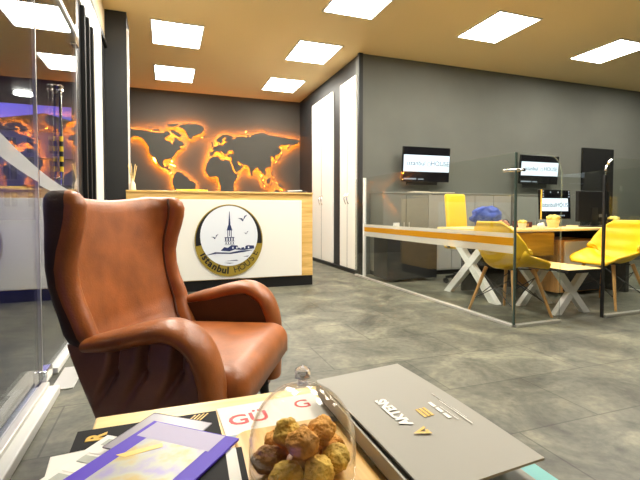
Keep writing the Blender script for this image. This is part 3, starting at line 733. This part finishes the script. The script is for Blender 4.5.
# ---------------------------------------------------------------- yellow shell chairs and the low bench between them
def interp(xs, ys, t): return float(np.interp(t, xs, ys))
def smooth_path(ctrl, n):
    """Catmull-Rom through control points"""
    P = [np.array(c, float) for c in ctrl]; P = [2 * P[0] - P[1]] + P + [2 * P[-1] - P[-2]]
    out = []
    for i in range(n):
        t = i / (n - 1) * (len(P) - 3); k = min(int(t), len(P) - 4); u = t - k
        a, b, c, d = P[k:k + 4]
        out.append(0.5 * ((2 * b) + (-a + c) * u + (2 * a - 5 * b + 4 * c - d) * u * u + (-a + 3 * b - 3 * c + d) * u ** 3))
    return out
def shell_chair(label):
    t = thing('shell_chair', label, 'chair', (0, 0, 0), 0, 'yellow shell chairs')
    prof = smooth_path([(.26, .405), (.21, .435), (.08, .43), (-.07, .415), (-.15, .43), (-.205, .50), (-.23, .62), (-.25, .74), (-.258, .82)], 34)
    hw = [.19, .24, .262, .27, .272, .272, .26, .22, .14]; rise = [.0, .03, .08, .14, .18, .18, .13, .07, .02]; xs = [i / 8 for i in range(9)]
    nU = 20; g = []
    b = bmesh.new()
    for i, p in enumerate(prof):
        v = i / 33; d = prof[min(i + 1, 33)] - prof[max(i - 1, 0)]; d /= np.linalg.norm(d); nrm = np.array((d[1], -d[0]))   # towards the sitter
        if v < .5 and nrm[1] < 0: nrm = -nrm
        w = interp(xs, hw, v); rs = interp(xs, rise, v)
        row = []
        for j in range(nU + 1):
            u = -1 + 2 * j / nU
            k = rs * abs(u) ** 2.2
            quilt = 0.012 * (1 - abs(math.cos(math.pi * v * 8)) ** 6) if abs(u) < .95 else 0
            q = p + nrm * (k + quilt)
            row.append(b.verts.new((q[0], u * w, q[1])))
        g.append(row)
    for r0, r1 in zip(g, g[1:]):
        for j in range(nU): b.faces.new((r0[j], r0[j + 1], r1[j + 1], r1[j]))
    s = obj('seat_shell', b, M['yellow'], t, True, 180)
    md = s.modifiers.new('thickness', 'SOLIDIFY'); md.thickness = 0.022; md.offset = -1
    for sx, sy in ((1, 1), (1, -1), (-1, 1), (-1, -1)):
        obj('leg', tube([(sx * .12, sy * .15, .405), (sx * .215, sy * .26, 0)], [.017, .011], 12), M['beech'], t, True)
    wb = bmesh.new()
    for sy in (1, -1):
        tube([(.14, sy * .15, .33), (-.19, sy * .205, .12)], .004, 6, wb); tube([(-.14, sy * .15, .33), (.19, sy * .205, .12)], .004, 6, wb)
        tube([(sy * .14, .15, .33), (sy * .19, -.205, .12)], .004, 6, wb); tube([(sy * .14, -.15, .33), (sy * .19, .205, .12)], .004, 6, wb)
    tube([(.12, .13, .40), (-.12, -.13, .40)], .006, 6, wb); tube([(.12, -.13, .40), (-.12, .13, .40)], .006, 6, wb)
    obj('wire_brace', wb, M['black'], t)
    return t
ch = shell_chair('yellow shell chair seen from behind at the glass corner')
ch.location = (2.862, 3.0, 0); ch.rotation_euler[2] = R(3)
dup(ch, (4.06, 2.98, 0), 177, 'yellow quilted shell chair at the right edge, facing left')

bn = thing('coffee_table', 'low table with white crossed legs between the yellow chairs', 'table', (3.385, 3.02, 0), 0)
obj('table_top', box(-.20, .20, -.34, .34, .385, .41, .003), M['oakpale'], bn)
obj('edge_band', join(box(-.202, .202, -.342, -.338, .380, .408), join(box(-.202, -.198, -.34, .34, .380, .408), box(.198, .202, -.34, .34, .38, .408))), M['black'], bn)
for y in (-.20, .20):
    lg_ = xlegs(.40, .385, .06, .05, 'X'); bmesh.ops.translate(lg_, vec=(0, y, 0), verts=lg_.verts); obj('cross_leg', lg_, M['whitemetal'], bn)

# ---------------------------------------------------------------- brown wing armchair
ac = thing('wing_armchair', 'rust brown leather wing armchair with tufted sides by the shop window', 'armchair', (0.04, 1.78, 0), -28)
def ring(xb, e, W, th, tuft, tz, n=46):
    ph = np.linspace(-math.pi / 2, math.pi / 2, 400); ex = 0.74
    y = W * np.sign(np.sin(ph)) * np.abs(np.sin(ph)) ** ex; x = xb + e * (1 - np.abs(np.cos(ph)) ** ex)
    s = np.concatenate([[0], np.cumsum(np.hypot(np.diff(x), np.diff(y)))]); u = np.linspace(0, s[-1], n)
    x = np.interp(u, s, x); y = np.interp(u, s, y)
    tx = np.gradient(x); ty = np.gradient(y); l = np.hypot(tx, ty); nx, ny = -ty / l, tx / l           # normal pointing backwards / outwards
    tt = np.linspace(-1, 1, n)
    o = tuft * (np.abs(np.sin(tt * 9)) ** 0.6) * abs(math.sin(tz * 14)) ** 0.5 * (np.abs(tt) < 0.62)
    outer = [(x[i] + nx[i] * (th / 2 + o[i]), y[i] + ny[i] * (th / 2 + o[i])) for i in range(n)]
    inner = [(x[i] - nx[i] * th / 2, y[i] - ny[i] * th / 2) for i in range(n)]
    tip = lambda i, sgn: [(x[i] + sgn * tx[i] / l[i] * th / 2 * math.sin(a) - nx[i] * th / 2 * math.cos(a) * -1 * 1, y[i] + sgn * ty[i] / l[i] * th / 2 * math.sin(a) + ny[i] * th / 2 * math.cos(a)) for a in [math.pi * k / 6 for k in range(1, 6)]]
    far = tip(n - 1, 1)
    near = [(x[0] - tx[0] / l[0] * th / 2 * math.sin(a) - nx[0] * th / 2 * math.cos(a), y[0] - ty[0] / l[0] * th / 2 * math.sin(a) - ny[0] * th / 2 * math.cos(a)) for a in [math.pi * k / 6 for k in range(1, 6)]]
    return outer + far + inner[::-1] + near, n
LV = [  # z, back x, wing depth, half width, thickness, tuft
 (.12, -.03, .05, .265, .08, .0), (.25, -.10, .06, .27, .08, .0), (.36, -.165, .085, .285, .08, .004), (.44, -.225, .10, .305, .08, .008), (.50, -.246, .095, .328, .08, .012), (.55, -.255, .085, .33, .08, .014), (.60, -.264, .072, .332, .08, .014),
 (.66, -.275, .065, .335, .08, .014), (.72, -.285, .070, .338, .08, .014), (.78, -.295, .090, .341, .08, .014), (.83, -.304, .115, .343, .08, .014), (.88, -.312, .135, .345, .08, .012),
 (.92, -.318, .145, .345, .08, .008), (.943, -.32, .142, .345, .072, .004), (.958, -.32, .138, .345, .056, .0), (.966, -.32, .132, .345, .036, .0), (.97, -.32, .128, .345, .012, .0)]
zz = [l[0] for l in LV]; levels = []
for z in list(np.linspace(.12, .90, 40)) + [.91, .92, .93, .943, .951, .958, .962, .966, .968, .97]:
    levels.append((z, *[interp(zz, [l[k] for l in LV], z) for k in range(1, 6)]))
b = bmesh.new(); rows = []
for (z, xb, e, W, th, tf) in levels:
    pts, n = ring(xb, e, W, th, tf, z)
    # the top of the back dips a little between the wings
    rows.append([b.verts.new((px, py, z - .022 * (z / .97) ** 6 * max(0, 1 - (py / .27) ** 2))) for px, py in pts])
N = len(rows[0])
for a, c in zip(rows, rows[1:]):
    for j in range(N):
        f = b.faces.new((a[j], a[(j + 1) % N], c[(j + 1) % N], c[j]))
        f.material_index = 1 if (j <= n - 2 or (c[j].co.z < .46 and j >= 2 * n + 5)) else 0  # outer back and wing get the leather with painted-in shade
def capstrip(row):
    outer = row[:n]; inner = row[n + 5:2 * n + 5][::-1]
    for i in range(n - 1): b.faces.new((outer[i], outer[i + 1], inner[i + 1], inner[i]))
    b.faces.new([outer[-1]] + row[n:n + 5] + [inner[-1]]); b.faces.new([inner[0]] + row[2 * n + 5:] + [outer[0]])
capstrip(rows[-1]); capstrip(rows[0])
bk = obj('backrest', b, [M['leather'], M['leathershade']], ac, True, 60)
for s in (0,):   # piping along the near wing front
    pts = []
    for (z, xb, e, W, th, tf) in levels[10:-4]:
        p, n_ = ring(xb, e, W, th, 0, z)
        i = (n_ + 5 + 1) if s == 0 else (n_ + 5 + n_ - 2)
        pts.append((p[i][0], p[i][1], z))
    obj('wing_piping', tube(pts, 0.006, 6), M['piping'], bk, True)

def arm_h(x):   # underside line of the pad over x
    return interp([-.30, -.10, .0, .10, .18, .245, .28, .30], [.45, .455, .47, .495, .505, .46, .38, .20], x)
for s in (-1, 1):
    ctrl = [(-.12, .478), (-.07, .49), (.0, .505), (.10, .532), (.18, .54), (.25, .50), (.29, .41), (.30, .30), (.295, .13)]
    path = smooth_path(ctrl, 40)
    yy = [s * interp([0, .5, 1], [.355, .375, .365], i / 39) for i in range(40)]
    rad = [interp([0, .2, .5, .75, 1], [.022, .032, .036, .036, .034], i / 39) for i in range(40)]
    arm = obj('arm', tube([(p[0], y, p[1]) for p, y in zip(path, yy)], rad, 20, flat=((0, 1, 0), [interp([0, .3, .6, 1], [1.9, 2.0, 2.05, 1.9], i / 39) for i in range(40)])), M['leather'], ac, True, 60)
    # upholstered side under the arm pad: outer face deeply tufted
    b = bmesh.new(); nx_, nz_ = 70, 44; F = []; K = []
    tufts = [(-.03, .395), (.07, .40), (.185, .40)]
    for i in range(nx_ + 1):
        x = -.215 + .50 * i / nx_; top = arm_h(x) + 0.02; bot = .10
        fr, kr = [], []
        for j in range(nz_ + 1):
            z = bot + (top - bot) * j / nz_; xs_ = x + .17 * (1 - i / nx_) * max(0, .50 - z) / .38
            dmin = 0
            for (bx, bz) in tufts:
                if z >= bz: dl = abs(xs_ - bx)
                else: dl = abs((xs_ - bx) - (z - bz) * 0.55) * .88
                fade = 1 if z >= bz else max(0, 1 - (bz - z) / .13)
                dmin = max(dmin, fade * math.exp(-(dl / .014) ** 2))
                dmin = max(dmin, 1.3 * math.exp(-(((xs_ - bx) ** 2 + (z - bz) ** 2) / .018 ** 2)))
            bulge = .04 * (math.sin(math.pi * min(1, max(0, j / nz_))) ** .5) * (math.sin(math.pi * min(1, max(0, (i + 1) / (nx_ + 2)))) ** .4)
            yo = .348 + bulge - .042 * dmin
            fr.append(b.verts.new((xs_, s * yo, z))); kr.append(b.verts.new((xs_, s * .305, z)))
        F.append(fr); K.append(kr)
    for i in range(nx_):
        for j in range(nz_):
            b.faces.new((F[i][j], F[i + 1][j], F[i + 1][j + 1], F[i][j + 1])).material_index = 0
            f = b.faces.new((K[i][j], K[i][j + 1], K[i + 1][j + 1], K[i + 1][j])); f.material_index = 1  # inner arm face: shade painted by the darker leather
        b.faces.new((F[i][0], K[i][0], K[i + 1][0], F[i + 1][0])); b.faces.new((F[i][-1], F[i + 1][-1], K[i + 1][-1], K[i][-1]))
    for j in range(nz_):
        b.faces.new((F[0][j], F[0][j + 1], K[0][j + 1], K[0][j])); b.faces.new((F[-1][j], K[-1][j], K[-1][j + 1], F[-1][j + 1]))
    obj('arm_side', b, [M['leatherpanel'], M['leathershade']], ac, True, 70)
# seat cushion: grid with rounded front
b = bmesh.new()
q = box(-.12, .385, -.30, .30, .22, .40, .065, 6)
for v in q.verts:
    if v.co.x > .28: v.co.y *= 1.12
    if v.co.z > .35: v.co.z += .02 * math.cos(max(-1, min(1, v.co.y / .3)) * 1.5) * (1 if v.co.x < .33 else .3)
    if v.co.z < .28 and v.co.x > .3: v.co.x -= .04
obj('seat_cushion', q, M['leather'], ac, True, 70)
obj('front_rail', box(-.05, .27, -.28, .28, .11, .235, .02, 3), M['leather'], ac, True, 60)
for sx, sy in ((.27, .28), (.27, -.28), (-.12, .27), (-.12, -.27)):
    obj('leg', tube([(sx, sy, .12), (sx * 1.06, sy * 1.05, 0)], [.024, .014], 12), M['black'], ac, True)

# ---------------------------------------------------------------- coffee table in the foreground
ct = thing('coffee_table', 'pale wooden coffee table in the foreground, covered with magazines', 'table', (0.215, 0.50, 0))
obj('table_top', box(-.347, .335, -.425, .425, .46, .50, .004), M['oakpale'], ct)
for sx in (-.30, .29):
    for sy in (-.38, .38): obj('leg', box(sx - .022, sx + .022, sy - .022, sy + .022, 0, .46, .003), M['oakpale'], ct)
TZ = 0.5005
def sheet(name, lab, cat, cx, cy, w, d, z, h, rz, m, bev=.0015):
    o = obj(name, box(-w / 2, w / 2, -d / 2, d / 2, 0, h, bev), m); o.location = (cx, cy, z); o.rotation_euler[2] = R(rz)
    return tag(o, lab, cat)
# black book with gold lines
bb_ = thing('book', 'black book with gold stripes and a gold letter at the table corner', 'book', (-.03, .68, TZ), 0)
obj('cover', join(box(-.117, .117, -.18, .15, 0, .003, .001), join(box(-.117, .117, -.18, .15, .017, .02, .001), box(-.117, -.113, -.18, .15, .003, .017))), M['blackcard'], bb_)
obj('pages', box(-.113, .115, -.177, .147, .003, .017), M['paper'], bb_)
gl = bmesh.new()
gl.free()
for k in range(4):
    obj('gold_stripe', box(-.0013, .0013, -.030, .030, .02, .0204, mtx=T(.062 + k * .0075, .119, 0, rz=-35)), M['gold'], bb_)
obj('gold_letter', text_bm('R', .040, .0004, T(-.082, .116, .0204, rz=88), bold=.0016), M['gold'], bb_)
# thin white and black books just right of it
b2 = thing('book', 'white paged book with black covers peeking out between tray and purple magazine', 'book', (.07, .56, TZ), -3)
obj('cover', join(box(-.055, .055, -.19, .10, .020, .022), box(-.055, .055, -.19, .10, .034, .036)), M['blackcard'], b2)
b2.location = (.047, .56, TZ)
obj('white_stripe', box(.030, .046, -.19, .10, .036, .0363), M['paper'], b2)
obj('pages', box(-.055, .054, -.188, .098, .022, .034), M['paper'], b2)
# white magazine with a building photograph
tag(sheet('sheet_of_paper', 'x', 'paper', -.085, .66, .155, .20, TZ + .0205, .0015, 5, M['paper']), 'blank white sheet lying on the black book at the near left table corner', 'paper')
wmz = thing('magazine', 'magazine with a building photo and sunset sky, under the purple magazine', 'magazine', (-.088, .652, TZ + .0225), -36)
obj('cover', box(-.085, .075, -.10, .105, 0, .004, .001), M['paper'], wmz)
ph_ = obj('photo_print', box(-.083, .073, -.098, -.028, .004, .0043), mat('sunset_print', (0.62, 0.33, 0.20), 0.5, noise_amt=0.5, nscale=14), wmz)
for k in range(5):
    wb2 = bmesh.new()
    box(-.072, -.048, -.02 + k * .024, -.002 + k * .024, .0043, .0046, bm=wb2); obj('window_print', wb2, M['paper'] if k % 2 else mat('grey_print', (0.40, 0.42, 0.36), 0.5), ph_)
    obj('window_print', box(-.044, -.020, -.02 + k * .024, -.002 + k * .024, .0043, .0046), mat('grey_print', (0.40, 0.42, 0.36), 0.5), ph_)
# translucent grey sleeve and purple magazine
tag(sheet('plastic_sleeve', 'x', 'sleeve', -.012, .738, .12, .12, TZ + .0353, .0012, -38, mat('grey_sleeve', (0.28, 0.26, 0.30), 0.3)), 'grey plastic sleeve poking out behind the purple magazine', 'sleeve')
pm = thing('magazine', 'purple bordered magazine with a hazy city photo, topmost of the pile', 'magazine', (-.038, .632, TZ + .037), -40)
obj('cover', box(-.0835, .0835, -.125, .125, 0, .004, .001), M['purple'], pm)
pr = bpy.data.materials.new('city_print'); pr.use_nodes = True
nt = pr.node_tree; tcx = nt.nodes.new('ShaderNodeTexCoord'); nz1 = nt.nodes.new('ShaderNodeTexNoise'); nz1.inputs['Scale'].default_value = 18; nz1.inputs['Detail'].default_value = 8
rp = nt.nodes.new('ShaderNodeValToRGB'); rp.color_ramp.elements[0].color = (0.30, 0.26, 0.48, 1); rp.color_ramp.elements[1].color = (0.50, 0.36, 0.10, 1); rp.color_ramp.elements[0].position = .38; rp.color_ramp.elements[1].position = .62
k = rp.color_ramp.elements.new(.5); k.color = (0.42, 0.42, 0.30, 1)
nt.links.new(tcx.outputs['Object'], nz1.inputs['Vector']); nt.links.new(nz1.outputs['Fac'], rp.inputs[0]); nt.links.new(rp.outputs[0], nt.nodes['Principled BSDF'].inputs['Base Color']); nt.nodes['Principled BSDF'].inputs['Roughness'].default_value = .35
cp = obj('photo_print', box(-.055, .055, -.11, .075, .004, .0043), pr, pm)
obj('sky_print', box(-.075, .06, .075, .122, .004, .0043), mat('pale_lilac_print', (0.42, 0.38, 0.55), 0.5), pm)
obj('yellow_flash', prism([(-.062, .02), (-.02, .07), (-.012, .062), (-.045, .02)], .0003, T(0, 0, .0044)), mat('yellow_print', (0.85, 0.55, 0.10), 0.4), cp)
# white leaflet with red lettering behind the glass dome
lf = thing('leaflet', 'white leaflet with red lettering behind the glass dome', 'leaflet', (.195, .815, TZ), 2)
obj('sheet', box(-.10, .11, -.07, .065, 0, .002, .0005), M['paper'], lf)
obj('red_lettering', text_bm('GÜ', .055, .0004, T(-.048, .0, .0022), bold=.0008), M['red'], lf); obj('red_lettering', text_bm('G', .05, .0004, T(.068, .02, .0022)), M['red'], lf)
obj('grey_strip', box(-.10, .11, -.07, -.052, .002, .0023), mat('grey_blue_print', (0.30, 0.36, 0.42), 0.4), lf)

# plate, cookies, dome
CX, CY = .188, .598
def rrect(x0, x1, y0, y1, r, z, b):
    out = []
    for cx_, cy_, a0 in ((x1 - r, y1 - r, 0), (x0 + r, y1 - r, 90), (x0 + r, y0 + r, 180), (x1 - r, y0 + r, 270)):
        for k in range(7): out.append(b.verts.new((cx_ + r * math.cos(R(a0 + 15 * k)), cy_ + r * math.sin(R(a0 + 15 * k)), z)))
    return out
b = bmesh.new(); rgs = [rrect(.105 + d, .286 - d, .47 + d, .742 - d, .03 - d, TZ + z, b) for d, z in ((.003, 0), (0, .003), (0, .016), (.002, .0175), (.004, .018))]
for a_, c_ in zip(rgs, rgs[1:]):
    for k in range(28): b.faces.new((a_[k], a_[(k + 1) % 28], c_[(k + 1) % 28], c_[k]))
b.faces.new(rgs[0][::-1]); b.faces.new(rgs[-1])
pl = obj('wooden_tray', b, wood('honey_wood', (.66, .36, .08), (.88, .58, .20), 5, axis='Y'), None, True, 50)
tag(pl, 'honey coloured wooden tray with rounded corners under the glass dome', 'tray')
ck = [(-.048, .022, 0, .0235, 'cookie_dark', 'dark cookie against the left side of the dome, towards the back'), (-.004, .048, 0, .0235, 'cookie', 'cookie at the back of the bottom layer, behind the pile'), (.044, .026, 0, .0235, 'cookie', 'orange cookie at the back right of the bottom layer'),
      (.048, -.020, 0, .0235, 'cookie_pale', 'pale golden cookie at the right side of the bottom layer'), (.010, -.048, 0, .0235, 'cookie_pale', 'pale golden cookie at the very front of the pile'), (-.040, -.028, 0, .0235, 'cookie_pale', 'pale golden cookie at the front left of the bottom layer'),
      (.0, .0, 0, .0235, 'cookie', 'cookie hidden in the middle of the bottom layer'), (-.022, .018, .038, .023, 'cookie_pale', 'golden cookie standing on the left of the upper layer'), (.024, .012, .038, .025, 'cookie', 'crumbly orange cookie on the right of the upper layer'),
      (-.002, .036, .04, .022, 'cookie_dark', 'brown cookie at the back of the upper layer, below the knob'), (.006, -.026, .038, .024, 'cookie', 'orange brown cookie at the front of the upper layer')]
pos = [[c[0], c[1], c[2] + c[3] * .8] for c in ck]; rr_ = [c[3] * .93 for c in ck]
for it in range(400):
    for i in range(len(ck)):
        pos[i][2] -= .0004
        for j in range(len(ck)):
            if i == j: continue
            d = Vector(pos[i]) - Vector(pos[j]); m_ = rr_[i] + rr_[j]
            if d.length < m_:
                k_ = d.normalized() * (m_ - d.length) * .5
                for q_ in range(3): pos[i][q_] += k_[q_]; pos[j][q_] -= k_[q_]
        h_ = math.hypot(pos[i][0], pos[i][1]); lim = .0715 - rr_[i]
        if h_ > lim: pos[i][0] *= lim / h_; pos[i][1] *= lim / h_
        pos[i][2] = max(pos[i][2], rr_[i] * .80)
ck = [(pos[i][0], pos[i][1], pos[i][2] - rr_[i] * .80, rr_[i] * .97, c[4], c[5]) for i, c in enumerate(ck)]
for i, (dx, dy, dz, r, mm, lab) in enumerate(ck):
    o = obj('cookie', lump(r, i + 2, (1.12, .98, 1.18)[i % 3], (.94, 1.03, .86)[i % 3], (.86, .92, .82)[i % 3], .22, 1.6, 5), M[mm], None, True, 180)
    o.location = (CX + dx, CY + dy, TZ + .0185 + dz); o.rotation_euler[2] = i * 1.3
    tag(o, lab, 'cookie', 'cookies on the tray')
dm = thing('glass_dome', 'clear glass dome with a faceted knob covering the cookies', 'cake dome', (CX, CY, TZ + .0183))
HB, HD, RD = .040, .087, .079
prof_o = [(RD, 0), (RD, HB)] + [(RD * math.cos(a), HB + HD * math.sin(a)) for a in [math.pi / 2 * i / 16 for i in range(1, 16)]] + [(0, HB + HD)]
prof_i = [(0, HB + HD - .0022)] + [((RD - .002) * math.cos(a), HB + (HD - .0022) * math.sin(a)) for a in [math.pi / 2 * i / 16 for i in range(15, 0, -1)]] + [(RD - .002, HB), (RD - .002, 0), (RD, 0)]
obj('bell', lathe(prof_o + prof_i, 64), M['dome'], dm, True)
kn = bmesh.new(); bmesh.ops.create_icosphere(kn, subdivisions=1, radius=.0135); bmesh.ops.translate(kn, vec=(0, 0, .143), verts=kn.verts)
join(kn, lathe([(0, .1255), (.009, .1275), (.005, .130), (.007, .132), (0, .133)], 12))
gk = bpy.data.materials.new('crystal'); gk.use_nodes = True; gb = gk.node_tree.nodes['Principled BSDF']; gb.inputs['Transmission Weight'].default_value = .75; gb.inputs['Roughness'].default_value = .05; gb.inputs['Base Color'].default_value = (.95, .97, 1, 1)
obj('knob', kn, gk, dm)

# folders on the right
tf = thing('brochure', 'teal and black brochure at the bottom of the folder stack', 'brochure', (.435, .575, TZ), 0)
obj('cover', box(-.10, .105, -.155, .16, 0, .006, .001), M['teal'], tf)
obj('photo_print', box(-.08, .06, -.15, .12, .006, .0063), M['blackgloss'], tf)
bf = thing('folder', 'black folder between the teal brochure and the grey folder', 'folder', (.40, .65, TZ + .0066), 0)
obj('cover', box(-.10, .085, -.20, .19, 0, .010, .002), M['blackgloss'], bf)
gf = thing('folder', 'large grey presentation folder with white and gold print, topmost of its stack', 'folder', (.395, .65, TZ + .017), 0)
b = bmesh.new(); nX, nY = 10, 14; Tp = []; Bt = []
def gx(u): return -.098 + .196 * u
for i in range(nX + 1):
    u = i / nX; a, c_ = [], []
    for j in range(nY + 1):
        v = j / nY; x = gx(u) + (.012 * (1 - v) * (1 - u) + .004 * (1 - v) * u); y = -.20 + .40 * v
        z = .026 + .012 * u + .004 * math.sin(math.pi * v)
        a.append(b.verts.new((x, y, z))); c_.append(b.verts.new((x, y, z - .0035)))
    Tp.append(a); Bt.append(c_)
for i in range(nX):
    for j in range(nY):
        b.faces.new((Tp[i][j], Tp[i + 1][j], Tp[i + 1][j + 1], Tp[i][j + 1])); b.faces.new((Bt[i][j], Bt[i][j + 1], Bt[i + 1][j + 1], Bt[i + 1][j]))
    for j in (0, nY): b.faces.new((Tp[i][j], Bt[i][j], Bt[i + 1][j], Tp[i + 1][j]))
for j in range(nY):
    for i in (0, nX): b.faces.new((Tp[i][j], Tp[i][j + 1], Bt[i][j + 1], Bt[i][j]))
cov = obj('front_cover', b, M['folder'], gf, True, 40)
obj('back_cover', box(-.098, .095, -.195, .195, 0, .004, .001), M['folder'], gf)
obj('spine', box(-.10, -.096, -.195, .195, 0, .026, .001), M['folder'], gf)
def gfz(x): return .026 + .012 * (x + .098) / .196 + .0045
G = lambda x, y: T(x, y, gfz(x) + .0006, rx=-3.5, rz=90)
obj('lettering', text_bm('AKTENS', .027, .0001, G(-.025, -.0), bold=.0012, shear=.1), M['printwhite'], cov)
obj('gold_emblem', prism([(-.012, -.012), (.0, .014), (.012, -.012), (.006, -.012), (.0, .003), (-.004, -.006), (.002, -.008), (.002, -.012)], .0004, G(-.018, -.076)), M['gold'], cov)
gg = bmesh.new()
for k in range(3): box(.012 + k * .007, .017 + k * .007, -.040, -.010, 0, .0004, bm=gg, mtx=None)
for v in gg.verts: v.co.z += gfz(v.co.x)
obj('gold_line', gg, M['gold'], cov)
gg = bmesh.new()
for k in range(3): box(.045, .052, -.060 + k * .022, -.042 + k * .022, 0, .0004, bm=gg)
box(.056, .0575, -.07, -.02, 0, .0004, bm=gg); box(.068, .070, -.09, .0, 0, .0004, bm=gg); box(.0725, .0735, -.07, .03, 0, .0004, bm=gg)
for v in gg.verts: v.co.z += gfz(v.co.x)
obj('small_print', gg, M['printwhite'], cov)

# ---------------------------------------------------------------- outside the shop front
struct(obj('wall_sky_blocker', box(-10.5, -10, -10, 16, -0.1, 9), M['blockerwall']))  # unseen wall, added to keep sky light off the armchair
struct(obj('floor_street', box(-40, GX - 0.05, -10, 75, -0.2, -0.06), M['asphalt']))
struct(obj('ceiling_canopy', box(-8.0, GX - 0.2, -10, 9.2, 2.85, 3.2), M['dark']))  # canopy, enlarged out of view to block sky light on the armchair
cl_ = obj('canopy_lamp', join(disc(0, .11, .03, 24), disc(.11, .13, .035, 24)), [M['panel']]); cl_.location = (-2.15, 8.3, 2.81)
tag(cl_, 'round lamp under the dark canopy outside the shop window', 'lamp')
hs = thing('house', 'house with a small gable across the street, dim at dusk, seen through the glass', 'house', (-13.3, 60.0, -0.06))
M['farwall'] = mat('plaster_wall', (0.26, 0.24, 0.21), 0.8)
obj('wall', box(-8, 5.5, 0, 9, 0, 10.6), M['farwall'], hs)
obj('roof', prism([(-9, 10.6), (6.5, 10.6), (4.8, 11.4), (1.6, 11.4), (0, 12.7), (-1.6, 11.4), (-7, 11.4)], 9.6, T(0, 9.2, 0, rx=90)), M['houseroof'], hs)
for xx in (-6.6, -4.4, -2.0, .3, 2.8):
    for zz in (1.6, 4.8, 8.0):
        w_ = obj('window', box(xx, xx + 1.3, -.06, 0, zz, zz + 1.7), M['housewindow'], hs)
        obj('window_frame', join(box(xx - .12, xx + 1.42, -.12, 0, zz - .15, zz), box(xx + .6, xx + .7, -.1, 0, zz, zz + 1.7)), M['farwall'], w_)
for zz in (4.1, 7.3): obj('balcony', box(-2.6, 5.5, -1.4, 0, zz, zz + .35), M['farwall'], hs)
